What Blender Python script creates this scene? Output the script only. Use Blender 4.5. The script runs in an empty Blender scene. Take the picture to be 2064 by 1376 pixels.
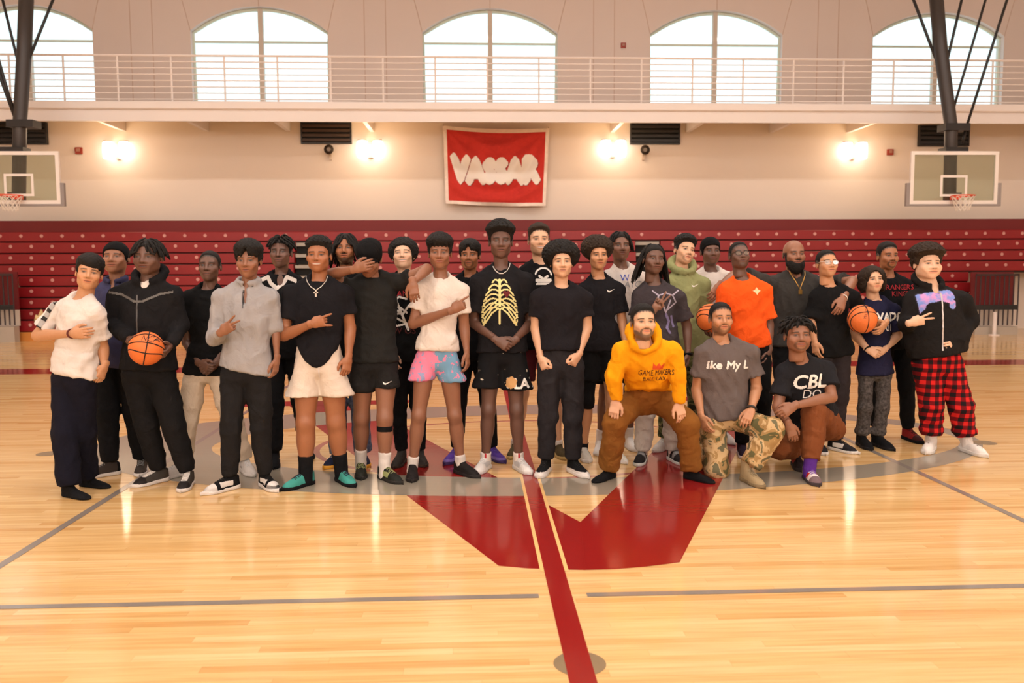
import bpy, bmesh, math, random
import numpy as np
from mathutils import Vector, Matrix
from mathutils.bvhtree import BVHTree

# ------------------------------------------------------------------ camera
F_PX, W_PX, H_PX = 1690.0, 2064.0, 1376.0
CAM_H = 1.62
PSI, THETA, RHO = math.radians(2.44), math.radians(4.97), 0.0045
fw = np.array([math.sin(PSI)*math.cos(THETA), math.cos(PSI)*math.cos(THETA), -math.sin(THETA)])
r0 = np.array([math.cos(PSI), -math.sin(PSI), 0.0])
u0 = np.cross(r0, fw)
rt = r0*math.cos(RHO) - u0*math.sin(RHO)
up = u0*math.cos(RHO) + r0*math.sin(RHO)
CAM = np.array([0.0, 0.0, CAM_H])
scene = bpy.context.scene
C = scene.collection
cam_d = bpy.data.cameras.new('camera'); cam = bpy.data.objects.new('camera', cam_d); C.objects.link(cam)
cam_d.sensor_width = 36.0; cam_d.lens = F_PX/W_PX*36.0
cam_d.clip_end = 200
cam_d.dof.use_dof = True; cam_d.dof.focus_distance = 6.5; cam_d.dof.aperture_fstop = 2.4
cam.matrix_world = Matrix(((rt[0], up[0], -fw[0], 0), (rt[1], up[1], -fw[1], 0), (rt[2], up[2], -fw[2], CAM_H), (0, 0, 0, 1)))
scene.camera = cam

# ------------------------------------------------------------------ world, light, exposure
world = bpy.data.worlds.new('overcast_sky'); scene.world = world; world.use_nodes = True
wbg = world.node_tree.nodes['Background']
wbg.inputs[0].default_value = (0.84, 0.95, 1.0, 1); wbg.inputs[1].default_value = 1.55
vs = scene.view_settings
vs.view_transform = 'Standard'; vs.look = 'None'; vs.gamma = 1.0; vs.exposure = -0.04
vs.use_curve_mapping = False

CEIL_Z = 10.8
def lamp_row(y, power):
    d = bpy.data.lights.new('ceiling_lamp_row', 'AREA'); d.shape = 'RECTANGLE'
    d.size = 26.0; d.size_y = 0.45; d.energy = power; d.color = (1.0, 0.975, 0.95)
    o = bpy.data.objects.new('ceiling_lamp_row', d); C.objects.link(o); o.location = (0.5, y, CEIL_Z-0.12)
for ly, lp in ((12.0, 900), (4.4, 780), (-3.1, 900)):
    lamp_row(ly, lp)
# fill lamps added at the rear wall, where unseen windows are assumed
for wx in (-11.5, -5.4, 0.7, 6.8, 12.9):
    d = bpy.data.lights.new('rear_fill_light', 'AREA'); d.shape = 'RECTANGLE'; d.size = 3.7; d.size_y = 3.4; d.energy = 520; d.color = (0.97, 0.98, 1.0)
    o = bpy.data.objects.new('rear_fill_light', d); C.objects.link(o); o.location = (wx, -9.6, 6.6); o.rotation_euler = (math.radians(-90), 0, 0)

# ------------------------------------------------------------------ pixel helpers
def ray(px, py):
    return fw*F_PX + rt*(px-W_PX/2) + up*(H_PX/2-py)
def at(px, py, Y):
    d = ray(px, py); return CAM + d*(Y/d[1])
def gnd(px, py, z=0.0):
    d = ray(px, py); return CAM + d*((z-CAM_H)/d[2])
def proj(p):
    q = np.asarray(p)-CAM; w = q@fw
    return (W_PX/2 + F_PX*(q@rt)/w, H_PX/2 - F_PX*(q@up)/w)

# ------------------------------------------------------------------ materials
MATS = {}
def new_mat(name):
    m = bpy.data.materials.new(name); m.use_nodes = True
    return m, m.node_tree, m.node_tree.nodes['Principled BSDF']
def lin(r, g, b):
    f = lambda c: (c/255/12.92) if c/255 <= 0.04045 else ((c/255+0.055)/1.055)**2.4
    return (f(r), f(g), f(b))
def plain(name, col, rough=0.5, metal=0.0, emit=0.0, var=0.0, scale=20.0, bump=0.0, spec=0.5):
    if name in MATS: return MATS[name]
    m, nt, b = new_mat(name)
    b.inputs['Base Color'].default_value = (*col, 1); b.inputs['Roughness'].default_value = rough
    b.inputs['Metallic'].default_value = metal; b.inputs['Specular IOR Level'].default_value = spec
    if emit:
        b.inputs['Emission Color'].default_value = (*col, 1); b.inputs['Emission Strength'].default_value = emit
    if var or bump:
        tc = nt.nodes.new('ShaderNodeTexCoord'); n = nt.nodes.new('ShaderNodeTexNoise')
        n.inputs['Scale'].default_value = scale; n.inputs['Detail'].default_value = 4
        nt.links.new(tc.outputs['Object'], n.inputs['Vector'])
        if var:
            mx = nt.nodes.new('ShaderNodeMix'); mx.data_type = 'RGBA'
            mx.inputs[6].default_value = (*[c*(1-var) for c in col], 1); mx.inputs[7].default_value = (*[min(1, c*(1+var)) for c in col], 1)
            nt.links.new(n.outputs['Fac'], mx.inputs[0]); nt.links.new(mx.outputs[2], b.inputs['Base Color'])
        if bump:
            bp = nt.nodes.new('ShaderNodeBump'); bp.inputs['Strength'].default_value = bump; bp.inputs['Distance'].default_value = 0.01
            nt.links.new(n.outputs['Fac'], bp.inputs['Height']); nt.links.new(bp.outputs[0], b.inputs['Normal'])
    MATS[name] = m
    return m
def cloth(col, rough=0.92, key=None):
    name = key or 'cloth_%03d_%03d_%03d' % tuple(int(c*999) for c in col)
    if name in MATS: return MATS[name]
    m, nt, b = new_mat(name)
    b.inputs['Roughness'].default_value = rough; b.inputs['Specular IOR Level'].default_value = 0.15
    tc = nt.nodes.new('ShaderNodeTexCoord')
    n = nt.nodes.new('ShaderNodeTexNoise'); n.inputs['Scale'].default_value = 9; n.inputs['Detail'].default_value = 6
    n.inputs['Distortion'].default_value = 0.8
    nt.links.new(tc.outputs['Object'], n.inputs['Vector'])
    mx = nt.nodes.new('ShaderNodeMix'); mx.data_type = 'RGBA'
    mx.inputs[6].default_value = (*[c*0.85 for c in col], 1); mx.inputs[7].default_value = (*[min(1, c*1.12) for c in col], 1)
    nt.links.new(n.outputs['Fac'], mx.inputs[0]); nt.links.new(mx.outputs[2], b.inputs['Base Color'])
    bp = nt.nodes.new('ShaderNodeBump'); bp.inputs['Strength'].default_value = 0.55; bp.inputs['Distance'].default_value = 0.03
    nt.links.new(n.outputs['Fac'], bp.inputs['Height']); nt.links.new(bp.outputs[0], b.inputs['Normal'])
    MATS[name] = m
    return m

# ------------------------------------------------------------------ mesh helpers
def mesh_obj(name, V, Fc, mat, parent=None, smooth=False, loc=None, kind=None):
    me = bpy.data.meshes.new(name)
    me.from_pydata([tuple(v) for v in V], [], [tuple(f) for f in Fc])
    if smooth: me.shade_smooth()
    if mat is not None: me.materials.append(mat)
    o = bpy.data.objects.new(name, me); C.objects.link(o)
    if parent is not None: o.parent = parent
    if loc is not None: o.location = tuple(loc)
    if kind: o['kind'] = kind
    return o
def fast_mesh(name, V, Q, mat, parent=None, smooth=True):
    me = bpy.data.meshes.new(name)
    V = np.asarray(V, np.float32); Q = np.asarray(Q, np.int32)
    me.vertices.add(len(V)); me.vertices.foreach_set('co', V.ravel())
    n = Q.shape[1]
    me.loops.add(Q.size); me.loops.foreach_set('vertex_index', Q.ravel())
    me.polygons.add(len(Q)); me.polygons.foreach_set('loop_start', np.arange(0, Q.size, n, dtype=np.int32))
    me.update(calc_edges=True)
    if smooth: me.shade_smooth()
    if mat is not None: me.materials.append(mat)
    o = bpy.data.objects.new(name, me); C.objects.link(o)
    if parent is not None: o.parent = parent
    return o
def empty(name, loc=(0, 0, 0)):
    o = bpy.data.objects.new(name, None); o.empty_display_size = 0.1; C.objects.link(o); o.location = tuple(loc)
    return o
def tag(o, label=None, cat=None, group=None, kind=None):
    if label: o['label'] = label
    if cat: o['category'] = cat
    if group: o['group'] = group
    if kind: o['kind'] = kind
    return o
class MB:
    def __init__(s): s.V = []; s.F = []
    def box(s, lo, hi):
        n = len(s.V); x0, y0, z0 = lo; x1, y1, z1 = hi
        s.V += [(x0,y0,z0),(x1,y0,z0),(x1,y1,z0),(x0,y1,z0),(x0,y0,z1),(x1,y0,z1),(x1,y1,z1),(x0,y1,z1)]
        s.F += [(n,n+3,n+2,n+1),(n+4,n+5,n+6,n+7),(n,n+1,n+5,n+4),(n+1,n+2,n+6,n+5),(n+2,n+3,n+7,n+6),(n+3,n,n+4,n+7)]
        return s
    def bbox(s, lo, hi, b=0.008):
        # box with chamfered edges along its long X axis (cheap bevel)
        n = len(s.V); x0, y0, z0 = lo; x1, y1, z1 = hi
        sec = [(y0+b,z0),(y1-b,z0),(y1,z0+b),(y1,z1-b),(y1-b,z1),(y0+b,z1),(y0,z1-b),(y0,z0+b)]
        for x in (x0, x1): s.V += [(x, y, z) for y, z in sec]
        for i in range(8): s.F.append((n+i, n+8+i, n+8+(i+1) % 8, n+(i+1) % 8))
        s.F += [tuple(n+i for i in range(8)), tuple(n+8+i for i in reversed(range(8)))]
        return s
    def tube(s, pts, rad, k=8, closed=False):
        pts = [np.asarray(p, float) for p in pts]; m = len(pts); n0 = len(s.V)
        rads = rad if hasattr(rad, '__len__') else [rad]*m
        ref = None
        for i, p in enumerate(pts):
            if closed: t = pts[(i+1) % m]-pts[i-1]
            else: t = pts[min(i+1, m-1)]-pts[max(i-1, 0)]
            t = t/(np.linalg.norm(t)+1e-9)
            if ref is None: ref = np.array([0, 0, 1.0]) if abs(t[2]) < 0.9 else np.array([1.0, 0, 0])
            u = np.cross(t, ref); u /= np.linalg.norm(u)+1e-9; v = np.cross(t, u); ref = np.cross(u, t)
            for j in range(k):
                a = 2*math.pi*j/k; s.V.append(tuple(p+rads[i]*(math.cos(a)*u+math.sin(a)*v)))
        for i in range(m if closed else m-1):
            i2 = (i+1) % m
            for j in range(k): s.F.append((n0+i*k+j, n0+i*k+(j+1) % k, n0+i2*k+(j+1) % k, n0+i2*k+j))
        if not closed:
            s.F.append(tuple(n0+j for j in reversed(range(k)))); s.F.append(tuple(n0+(m-1)*k+j for j in range(k)))
        return s
    def cyl(s, c, axis, r, h, k=20):
        a = np.asarray(axis, float); a /= np.linalg.norm(a); c = np.asarray(c, float)
        return s.tube([c-a*h/2, c+a*h/2], r, k)
    def prism(s, poly, y0, y1):
        # polygon in (x, z) extruded along y
        n = len(s.V); m = len(poly)
        s.V += [(x, y0, z) for x, z in poly]+[(x, y1, z) for x, z in poly]
        s.F += [tuple(n+i for i in range(m)), tuple(n+m+i for i in reversed(range(m)))]
        for i in range(m): s.F.append((n+i, n+m+i, n+m+(i+1) % m, n+(i+1) % m))
        return s
    def build(s, name, mat, parent=None, smooth=False, kind=None):
        return mesh_obj(name, s.V, s.F, mat, parent, smooth, kind=kind)
def struct(o): o['kind'] = 'structure'; return o

# ------------------------------------------------------------------ flat prints laid on real surfaces
def text_mask(s, h, cell, bold=0.0, shear=0.0, stretch=1.0, outline=0.0):
    cu = bpy.data.curves.new('lettering', 'FONT'); cu.body = s; cu.size = 1.0; cu.shear = shear
    cu.align_x = 'CENTER'; cu.resolution_u = 3
    o = bpy.data.objects.new('lettering', cu); C.objects.link(o)
    dg = bpy.context.evaluated_depsgraph_get()
    me = bpy.data.meshes.new_from_object(o.evaluated_get(dg)); me.calc_loop_triangles()
    P = np.array([v.co[:2] for v in me.vertices]); T = [t.vertices[:] for t in me.loop_triangles]
    bpy.data.objects.remove(o); bpy.data.curves.remove(cu); bpy.data.meshes.remove(me)
    lo, hi = P.min(0), P.max(0)
    sc = h/(hi[1]-lo[1]); P = (P-lo)*sc; P[:, 0] *= stretch
    w = P[:, 0].max()
    nx, ny = int(w/cell)+1, int(h/cell)+1
    gx = (np.arange(nx)+0.5)*cell; gy = (np.arange(ny)+0.5)*cell
    M = np.zeros((ny, nx), bool)
    for a, b, c in T:
        A, B, D = P[a], P[b], P[c]
        i0, i1 = max(0, int(min(A[0], B[0], D[0])/cell)-1), min(nx, int(max(A[0], B[0], D[0])/cell)+2)
        j0, j1 = max(0, int(min(A[1], B[1], D[1])/cell)-1), min(ny, int(max(A[1], B[1], D[1])/cell)+2)
        X, Y = np.meshgrid(gx[i0:i1], gy[j0:j1])
        e = lambda p, q: (q[0]-p[0])*(Y-p[1])-(q[1]-p[1])*(X-p[0])
        e1, e2, e3 = e(A, B), e(B, D), e(D, A)
        M[j0:j1, i0:i1] |= ((e1 >= 0) & (e2 >= 0) & (e3 >= 0)) | ((e1 <= 0) & (e2 <= 0) & (e3 <= 0))
    return grow(M, int(round(bold*sc/cell)))
def grow(M, n):
    for _ in range(n):
        A = np.zeros((M.shape[0]+2, M.shape[1]+2), bool); A[1:-1, 1:-1] = M
        M = A.copy(); M[1:] |= A[:-1]; M[:-1] |= A[1:]; M[:, 1:] |= A[:, :-1]; M[:, :-1] |= A[:, 1:]
    return M
def stroke_mask(lines, w, h, cell):
    # lines: list of (points, half thickness) in metres from the lower left corner
    nx, ny = int(w/cell)+1, int(h/cell)+1
    X, Y = np.meshgrid((np.arange(nx)+0.5)*cell, (np.arange(ny)+0.5)*cell)
    M = np.zeros((ny, nx), bool)
    for pts, r in lines:
        for (ax, ay), (bx, by) in zip(pts[:-1], pts[1:]):
            L = (bx-ax)**2+(by-ay)**2+1e-12
            t = np.clip(((X-ax)*(bx-ax)+(Y-ay)*(by-ay))/L, 0, 1)
            M |= (X-ax-t*(bx-ax))**2+(Y-ay-t*(by-ay))**2 < r*r
    return M
def poly_mask(polys, w, h, cell):
    nx, ny = int(w/cell)+1, int(h/cell)+1
    X, Y = np.meshgrid((np.arange(nx)+0.5)*cell, (np.arange(ny)+0.5)*cell)
    M = np.zeros((ny, nx), bool)
    for P in polys:
        ins = np.zeros_like(M)
        for (ax, ay), (bx, by) in zip(P, P[1:]+P[:1]):
            c = ((ay > Y) != (by > Y)) & (X < (bx-ax)*(Y-ay)/((by-ay) or 1e-9)+ax)
            ins ^= c
        M |= ins
    return M
def lay(bvh, cen, U, V, D, M, cell, mat, name, parent, base, off=0.003, warp=None, reach=1.2):
    # drop a printed mask onto a mesh along direction D
    U, V, D, cen = [np.asarray(a, float) for a in (U, V, D, cen)]
    ny, nx = M.shape
    need = np.zeros((ny+1, nx+1), bool)
    need[:-1, :-1] |= M; need[1:, :-1] |= M; need[:-1, 1:] |= M; need[1:, 1:] |= M
    idx = -np.ones((ny+1, nx+1), int); verts = []
    for j, i in zip(*np.nonzero(need)):
        u = (i-nx/2)*cell; v = (j-ny/2)*cell
        if warp: u, v = warp(u, v)
        p = cen+U*u+V*v-D*(reach*0.5)
        hit = bvh.ray_cast(Vector(p), Vector(D), reach)
        if hit[0] is None: continue
        idx[j, i] = len(verts); verts.append(np.array(hit[0])-D*off-base)
    fc = []
    for j, i in zip(*np.nonzero(M)):
        q = (idx[j, i], idx[j, i+1], idx[j+1, i+1], idx[j+1, i])
        if min(q) < 0: continue
        fc.append(q)
    if not fc: return None
    return fast_mesh(name, verts, fc, mat, parent, smooth=True)
def bvh_of(o, base=(0, 0, 0)):
    me = o.data; n = len(me.vertices); a = np.empty(n*3, np.float32); me.vertices.foreach_get('co', a)
    a = a.reshape(-1, 3)+np.asarray(base, np.float32)
    return BVHTree.FromPolygons(a.tolist(), [p.vertices[:] for p in me.polygons])

# ------------------------------------------------------------------ floor
X0, X1, YB, YF = -17.0, 18.0, -10.0, 21.3
BW, BL = 0.057, 1.34
def floor_material():
    m, nt, b = new_mat('maple_boards'); N = nt.nodes; L = nt.links
    geo = N.new('ShaderNodeNewGeometry'); sx = N.new('ShaderNodeSeparateXYZ'); L.new(geo.outputs['Position'], sx.inputs[0])
    def mth(op, a, bb=None, c=None):
        n = N.new('ShaderNodeMath'); n.operation = op
        for i, v in enumerate((a, bb, c)):
            if v is None: continue
            if isinstance(v, (int, float)): n.inputs[i].default_value = v
            else: L.new(v, n.inputs[i])
        return n.outputs[0]
    rowf = mth('DIVIDE', sx.outputs[1], BW); row = mth('FLOOR', rowf)
    off = mth('FRACT', mth('MULTIPLY', row, 0.618034))
    colf = mth('ADD', mth('DIVIDE', sx.outputs[0], BL), off); colm = mth('FLOOR', colf)
    cb = N.new('ShaderNodeCombineXYZ'); L.new(row, cb.inputs[0]); L.new(colm, cb.inputs[1])
    wn = N.new('ShaderNodeTexWhiteNoise'); wn.noise_dimensions = '3D'; L.new(cb.outputs[0], wn.inputs['Vector'])
    # grain
    cg = N.new('ShaderNodeCombineXYZ'); L.new(mth('MULTIPLY', sx.outputs[0], 1.3), cg.inputs[0]); L.new(mth('MULTIPLY', sx.outputs[1], 26.0), cg.inputs[1]); L.new(wn.outputs['Value'], cg.inputs[2])
    ng = N.new('ShaderNodeTexNoise'); ng.inputs['Scale'].default_value = 1.6; ng.inputs['Detail'].default_value = 5; L.new(cg.outputs[0], ng.inputs['Vector'])
    r1 = N.new('ShaderNodeValToRGB'); cr = r1.color_ramp
    cr.elements[0].position = 0.0; cr.elements[0].color = (*lin(214, 167, 106), 1)
    cr.elements[1].position = 1.0; cr.elements[1].color = (*lin(236, 200, 146), 1)
    e = cr.elements.new(0.18); e.color = (*lin(225, 184, 124), 1)
    L.new(wn.outputs['Value'], r1.inputs[0])
    mx = N.new('ShaderNodeMix'); mx.data_type = 'RGBA'; mx.blend_type = 'MULTIPLY'
    rg = N.new('ShaderNodeValToRGB'); rg.color_ramp.elements[0].position = 0.3; rg.color_ramp.elements[0].color = (0.80, 0.72, 0.62, 1)
    rg.color_ramp.elements[1].position = 0.62; rg.color_ramp.elements[1].color = (1, 1, 1, 1); L.new(ng.outputs['Fac'], rg.inputs[0])
    mx.inputs[0].default_value = 0.75; L.new(r1.outputs[0], mx.inputs[6]); L.new(rg.outputs[0], mx.inputs[7])
    # seams
    ds = mth('ABSOLUTE', mth('SUBTRACT', mth('FRACT', rowf), 0.5)); de = mth('ABSOLUTE', mth('SUBTRACT', mth('FRACT', colf), 0.5))
    seam = mth('MAXIMUM', mth('GREATER_THAN', ds, 0.485), mth('GREATER_THAN', de, 0.4993))
    m2 = N.new('ShaderNodeMix'); m2.data_type = 'RGBA'; m2.blend_type = 'MULTIPLY'; L.new(mth('MULTIPLY', seam, 0.35), m2.inputs[0])
    L.new(mx.outputs[2], m2.inputs[6]); m2.inputs[7].default_value = (0.55, 0.38, 0.2, 1)
    L.new(m2.outputs[2], b.inputs['Base Color'])
    finish(nt, b)
    return m
def finish(nt, b):
    # the same varnish over boards and painted markings
    b.inputs['Roughness'].default_value = 0.13; b.inputs['Specular IOR Level'].default_value = 0.55
    geo = nt.nodes.new('ShaderNodeNewGeometry'); n = nt.nodes.new('ShaderNodeTexNoise'); n.inputs['Scale'].default_value = 7.0; n.inputs['Detail'].default_value = 3
    mp = nt.nodes.new('ShaderNodeMapping'); mp.inputs['Scale'].default_value = (0.35, 3.0, 1)
    nt.links.new(geo.outputs['Position'], mp.inputs[0]); nt.links.new(mp.outputs[0], n.inputs['Vector'])
    bp = nt.nodes.new('ShaderNodeBump'); bp.inputs['Strength'].default_value = 0.05; bp.inputs['Distance'].default_value = 0.01
    nt.links.new(n.outputs['Fac'], bp.inputs['Height']); nt.links.new(bp.outputs[0], b.inputs['Normal'])
def paint(name, col):
    m, nt, b = new_mat(name); b.inputs['Base Color'].default_value = (*col, 1); finish(nt, b); return m
M_FLOOR = floor_material()
M_MAROON = paint('maroon_floor_paint', lin(146, 32, 30)); M_GREY = paint('grey_floor_paint', lin(152, 143, 128))
M_GREYLINE = paint('grey_line_paint', lin(140, 130, 122)); M_WOODLINE = paint('bare_wood_line', lin(238, 196, 130))
M_ROSE = paint('faded_maroon_line', lin(168, 100, 88))
floor = struct(MB().box((X0, YB, -0.12), (X1, YF, -0.004)).build('floor', M_FLOOR))
# near boards one by one, further boards as wide sheets of the same pattern
row0, row1 = int(2.6/BW), int(4.75/BW)
sheets = MB().box((X0, YB, -0.004), (X1, row0*BW, 0)).box((X0, row1*BW, -0.004), (X1, YF, 0))
sheets.build('board_field', M_FLOOR, floor)
def board_mesh(L):
    b = 0.0006; m = MB(); m.bbox((0, 0, -0.004), (L, BW, 0), b)
    me = bpy.data.meshes.new('floor_board'); me.from_pydata(m.V, [], m.F); me.materials.append(M_FLOOR); return me
BOARD = board_mesh(BL); CUT = {}
for r in range(row0, row1):
    Yc = (r+0.5)*BW; o_ = (r*0.618034) % 1.0
    xa = at(-60, 1200, Yc)[0]; xb = at(2124, 1200, Yc)[0]
    c0 = math.floor(xa/BL+o_); c1 = math.floor(xb/BL+o_)
    for c in range(c0, c1+1):
        o = bpy.data.objects.new('floor_board', BOARD); C.objects.link(o); o.parent = floor
        o.location = ((c-o_)*BL, r*BW, 0)
    for xs, xe in ((X0, (c0-o_)*BL), ((c1+1-o_)*BL, X1)):
        MB().box((xs, r*BW, -0.004), (xe, (r+1)*BW, 0)).build('board_run', M_FLOOR, floor)

def mark(name, poly, mat, z):
    V = [(p[0], p[1], z) for p in poly]
    return mesh_obj(name, V, [tuple(range(len(V)))], mat, floor)
def band(name, inner, outer, mat, z, closed=True):
    n = len(inner); V = [(p[0], p[1], z) for p in inner]+[(p[0], p[1], z) for p in outer]
    Fc = [(i, (i+1) % n, n+(i+1) % n, n+i) for i in range(n if closed else n-1)]
    return mesh_obj(name, V, Fc, mat, floor)
HX = float(gnd(1146, 1260)[0])                 # half-court line
def ell(cx, cy, a, b, n=160): return [(cx+a*math.cos(2*math.pi*i/n), cy+b*math.sin(2*math.pi*i/n)) for i in range(n)]
Z1, Z2, Z3, Z4 = 0.0006, 0.0010, 0.0014, 0.0018
g2 = lambda px, py: tuple(gnd(px, py)[:2])
# the big letter V
VX = 0.66
nb = g2(1170, 1052); bl = g2(1005, 1140); br = g2(1370, 1133); bm = g2(1190, 1150)
tlo = g2(560, 808); tro = g2(1572, 800)
def lerp2(a, b, t): return (a[0]+(b[0]-a[0])*t, a[1]+(b[1]-a[1])*t)
# left arm: outer edge bl->far left, inner edge nb->far
Lo_far = (bl[0]+(-2.10-bl[0]), 10.2); 
la = g2(835, 1010); dl = ((la[0]-bl[0])/(la[1]-bl[1]))
Lof = (bl[0]+dl*(10.3-bl[1]), 10.3)
ia = g2(1088, 1008); di = (ia[0]-nb[0])/(ia[1]-nb[1]); Lif = (nb[0]+di*(10.3-nb[1]), 10.3)
ra = g2(1455, 968); dr = (ra[0]-br[0])/(ra[1]-br[1]); Rof = (br[0]+dr*(10.3-br[1]), 10.3)
rb = g2(1246, 978); dj = (rb[0]-nb[0])/(rb[1]-nb[1]); Rif = (nb[0]+dj*(10.3-nb[1]), 10.3)
arc = [(1005, 1140), (1060, 1145), (1120, 1147.5), (1180, 1148.5), (1240, 1147), (1300, 1142), (1345, 1136.5), (1370, 1133)]
arcw = [g2(*p) for p in arc]
mark('letter_arm', [Lof]+arcw[:4]+[nb, Lif], M_MAROON, Z1)
mark('letter_arm', [Rif, nb]+arcw[3:]+[Rof], M_MAROON, Z3)
mark('letter_serif', [(Lof[0]-0.75, 9.95), (Lif[0]+0.65, 10.05), (Lif[0]+0.7, 10.35), (Lof[0]-0.5, 10.35)], M_MAROON, 0.0016)
mark('letter_serif', [(Rif[0]-0.65, 10.05), (Rof[0]+0.65, 10.05), (Rof[0]+0.7, 10.35), (Rif[0]-0.6, 10.35)], M_MAROON, 0.0016)
band('oval_swoosh', ell(1.06, 7.80, 3.5, 1.44), ell(0.6, 7.87, 4.15, 2.01), M_GREY, Z2)
band('centre_circle', ell(HX, 7.60, 1.86-0.03, 1.24-0.025), ell(HX, 7.60, 1.86+0.03, 1.24+0.025), M_ROSE, Z1*0.5)
# half-court line: maroon, edged by bare wood where it crosses the letter
hw = 0.055
mark('half_court_line', [(HX-hw, 2.2), (HX+hw, 2.2), (HX+hw, 13.7), (HX-hw, 13.7)], M_MAROON, Z4)
yv = bm[1]
for s_ in (-1, 1):
    e0, e1 = (HX+s_*hw, HX+s_*(hw+0.022))
    mark('line_edge', [(min(e0, e1), yv), (max(e0, e1), yv), (max(e0, e1), 6.5), (min(e0, e1), 6.5)], M_WOODLINE, Z4)
yn = gnd(1032, 1202)[1]
mark('volleyball_line', [(-12, yn-0.025), (HX-0.11, yn-0.025), (HX-0.11, yn+0.025), (-12, yn+0.025)], M_GREYLINE, Z4)
mark('volleyball_line', [(HX+0.13, yn-0.025), (12, yn-0.025), (12, yn+0.025), (HX+0.13, yn+0.025)], M_GREYLINE, Z4)
xl = gnd(130, 1059)[0]; xr = gnd(1950, 997)[0]
for xx in (xl, xr):
    mark('volleyball_line', [(xx-0.027, yn), (xx+0.027, yn), (xx+0.027, 13.6), (xx-0.027, 13.6)], M_GREYLINE, Z4)
ys0, ys1 = gnd(40, 754)[1], gnd(40, 743.5)[1]
mark('sideline', [(-14, ys0), (15, ys0), (15, ys1), (-14, ys1)], M_MAROON, Z2)
cap = gnd(1165, 1337)
mark('floor_socket_cover', ell(HX+0.005, float(cap[1]), 0.108, 0.108, 40), plain('brushed_socket_metal', lin(168, 150, 120), 0.3, 0.5), Z3)
for px, py in ((98, 914), (1985, 892)):
    p = gnd(px, py); mark('floor_socket_cover', ell(float(p[0]), float(p[1]), 0.1, 0.1, 32), plain('brushed_socket_metal', lin(168, 150, 120), 0.3, 0.5), Z3)

# ------------------------------------------------------------------ walls
M_WALL = plain('cream_wall_paint', lin(228, 214, 201), 0.85, var=0.03, scale=0.6)
M_WALLUP = plain('rose_beige_wall_paint', lin(216, 201, 195), 0.85, var=0.03, scale=0.5)
M_TRIM = plain('white_trim_paint', lin(232, 222, 217), 0.6)
M_RAIL = plain('white_rail_enamel', lin(232, 220, 214), 0.45)
YW, YU, YBAL = 21.3, 22.8, 19.8
zb0, zb1 = at(1032, 247, YBAL)[2], at(1032, 208, YBAL)[2]
struct(MB().box((X0, YW, 0), (X1, YW+0.25, zb0+0.32)).build('wall_back', M_WALL))
struct(MB().box((X0, YB-0.3, 0), (X1, YB, CEIL_Z)).build('wall_front', M_WALL))
struct(MB().box((X0-0.3, YB, 0), (X0, YU+0.4, CEIL_Z)).build('wall_left', M_WALL))
struct(MB().box((X1, YB, 0), (X1+0.3, YU+0.4, CEIL_Z)).build('wall_right', M_WALL))
struct(MB().box((X0-0.3, YB-0.3, CEIL_Z), (X1+0.3, YU+0.4, CEIL_Z+0.2)).build('ceiling', plain('white_ceiling', lin(225, 214, 204), 0.9)))
# balcony slab with fascia mouldings
bal = struct(MB().box((X0, YBAL, zb0+0.30), (X1, YU, zb1-0.02)).build('balcony', plain('tan_soffit_paint', lin(222, 196, 160), 0.85)))
MB().box((X0, YBAL-0.06, zb0), (X1, YBAL, zb1-0.18)).build('fascia', M_TRIM, bal)
MB().bbox((X0, YBAL-0.12, zb1-0.18), (X1, YBAL+0.05, zb1), 0.02).build('ledge', M_TRIM, bal)
for xx in (190, 735, 1257, 1760): pass
for k, (pa, pb) in enumerate((((190, 240), (243, 262)), ((735, 243), (748, 262)), ((1258, 245), (1237, 266)), ((1757, 245), (1716, 266)),
                              ((395, 246), (412, 258)), ((560, 246), (578, 258)), ((1405, 249), (1390, 260)), ((1580, 250), (1560, 262)))):
    xa = at(pb[0], pb[1], YW-0.2)[0]
    MB().box((xa-0.05, YBAL+0.02, zb0+0.02), (xa+0.05, YW, zb0+0.31)).build('soffit_beam', M_TRIM, bal)
# upper wall with arched windows
wins = []
for cx, lo, hi in ((52, -84, 189), (524, 386, 662), (988, 852, 1124), (1442.5, 1310, 1576), (1890, 1758, 2022)):
    a = at(lo, 130, YU)[0]; b = at(hi, 130, YU)[0]; wins.append((a, b))
gap_ = np.mean([wins[i+1][0]-wins[i][0] for i in range(4)])
wins = [(wins[0][0]-gap_, wins[0][1]-gap_)]+wins+[(wins[-1][0]+gap_, wins[-1][1]+gap_)]
zs = zb1-0.04; zsp = at(1032, 66, YU)[2]; zap = at(1032, 17, YU)[2]
def arch(a, b, sp, ap, n=18):
    w = (b-a)/2; h = ap-sp; R = (w*w+h*h)/(2*h); cz = ap-R; t = math.asin(w/R)
    return [((a+b)/2+R*math.sin(-t+2*t*i/n), cz+R*math.cos(-t+2*t*i/n)) for i in range(n+1)]
uw = MB(); xp = X0
for a, b in wins:
    uw.box((xp, YU, zs-0.4), (a, YU+0.35, CEIL_Z))
    ar = arch(a, b, zsp, zap)
    for (xa, za), (xb, zb_) in zip(ar[:-1], ar[1:]):
        uw.prism([(xa, za), (xb, zb_), (xb, CEIL_Z), (xa, CEIL_Z)], YU, YU+0.35)
    xp = b
uw.box((xp, YU, zs-0.4), (X1, YU+0.35, CEIL_Z))
struct(uw.build('wall_upper', M_WALLUP))
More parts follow.
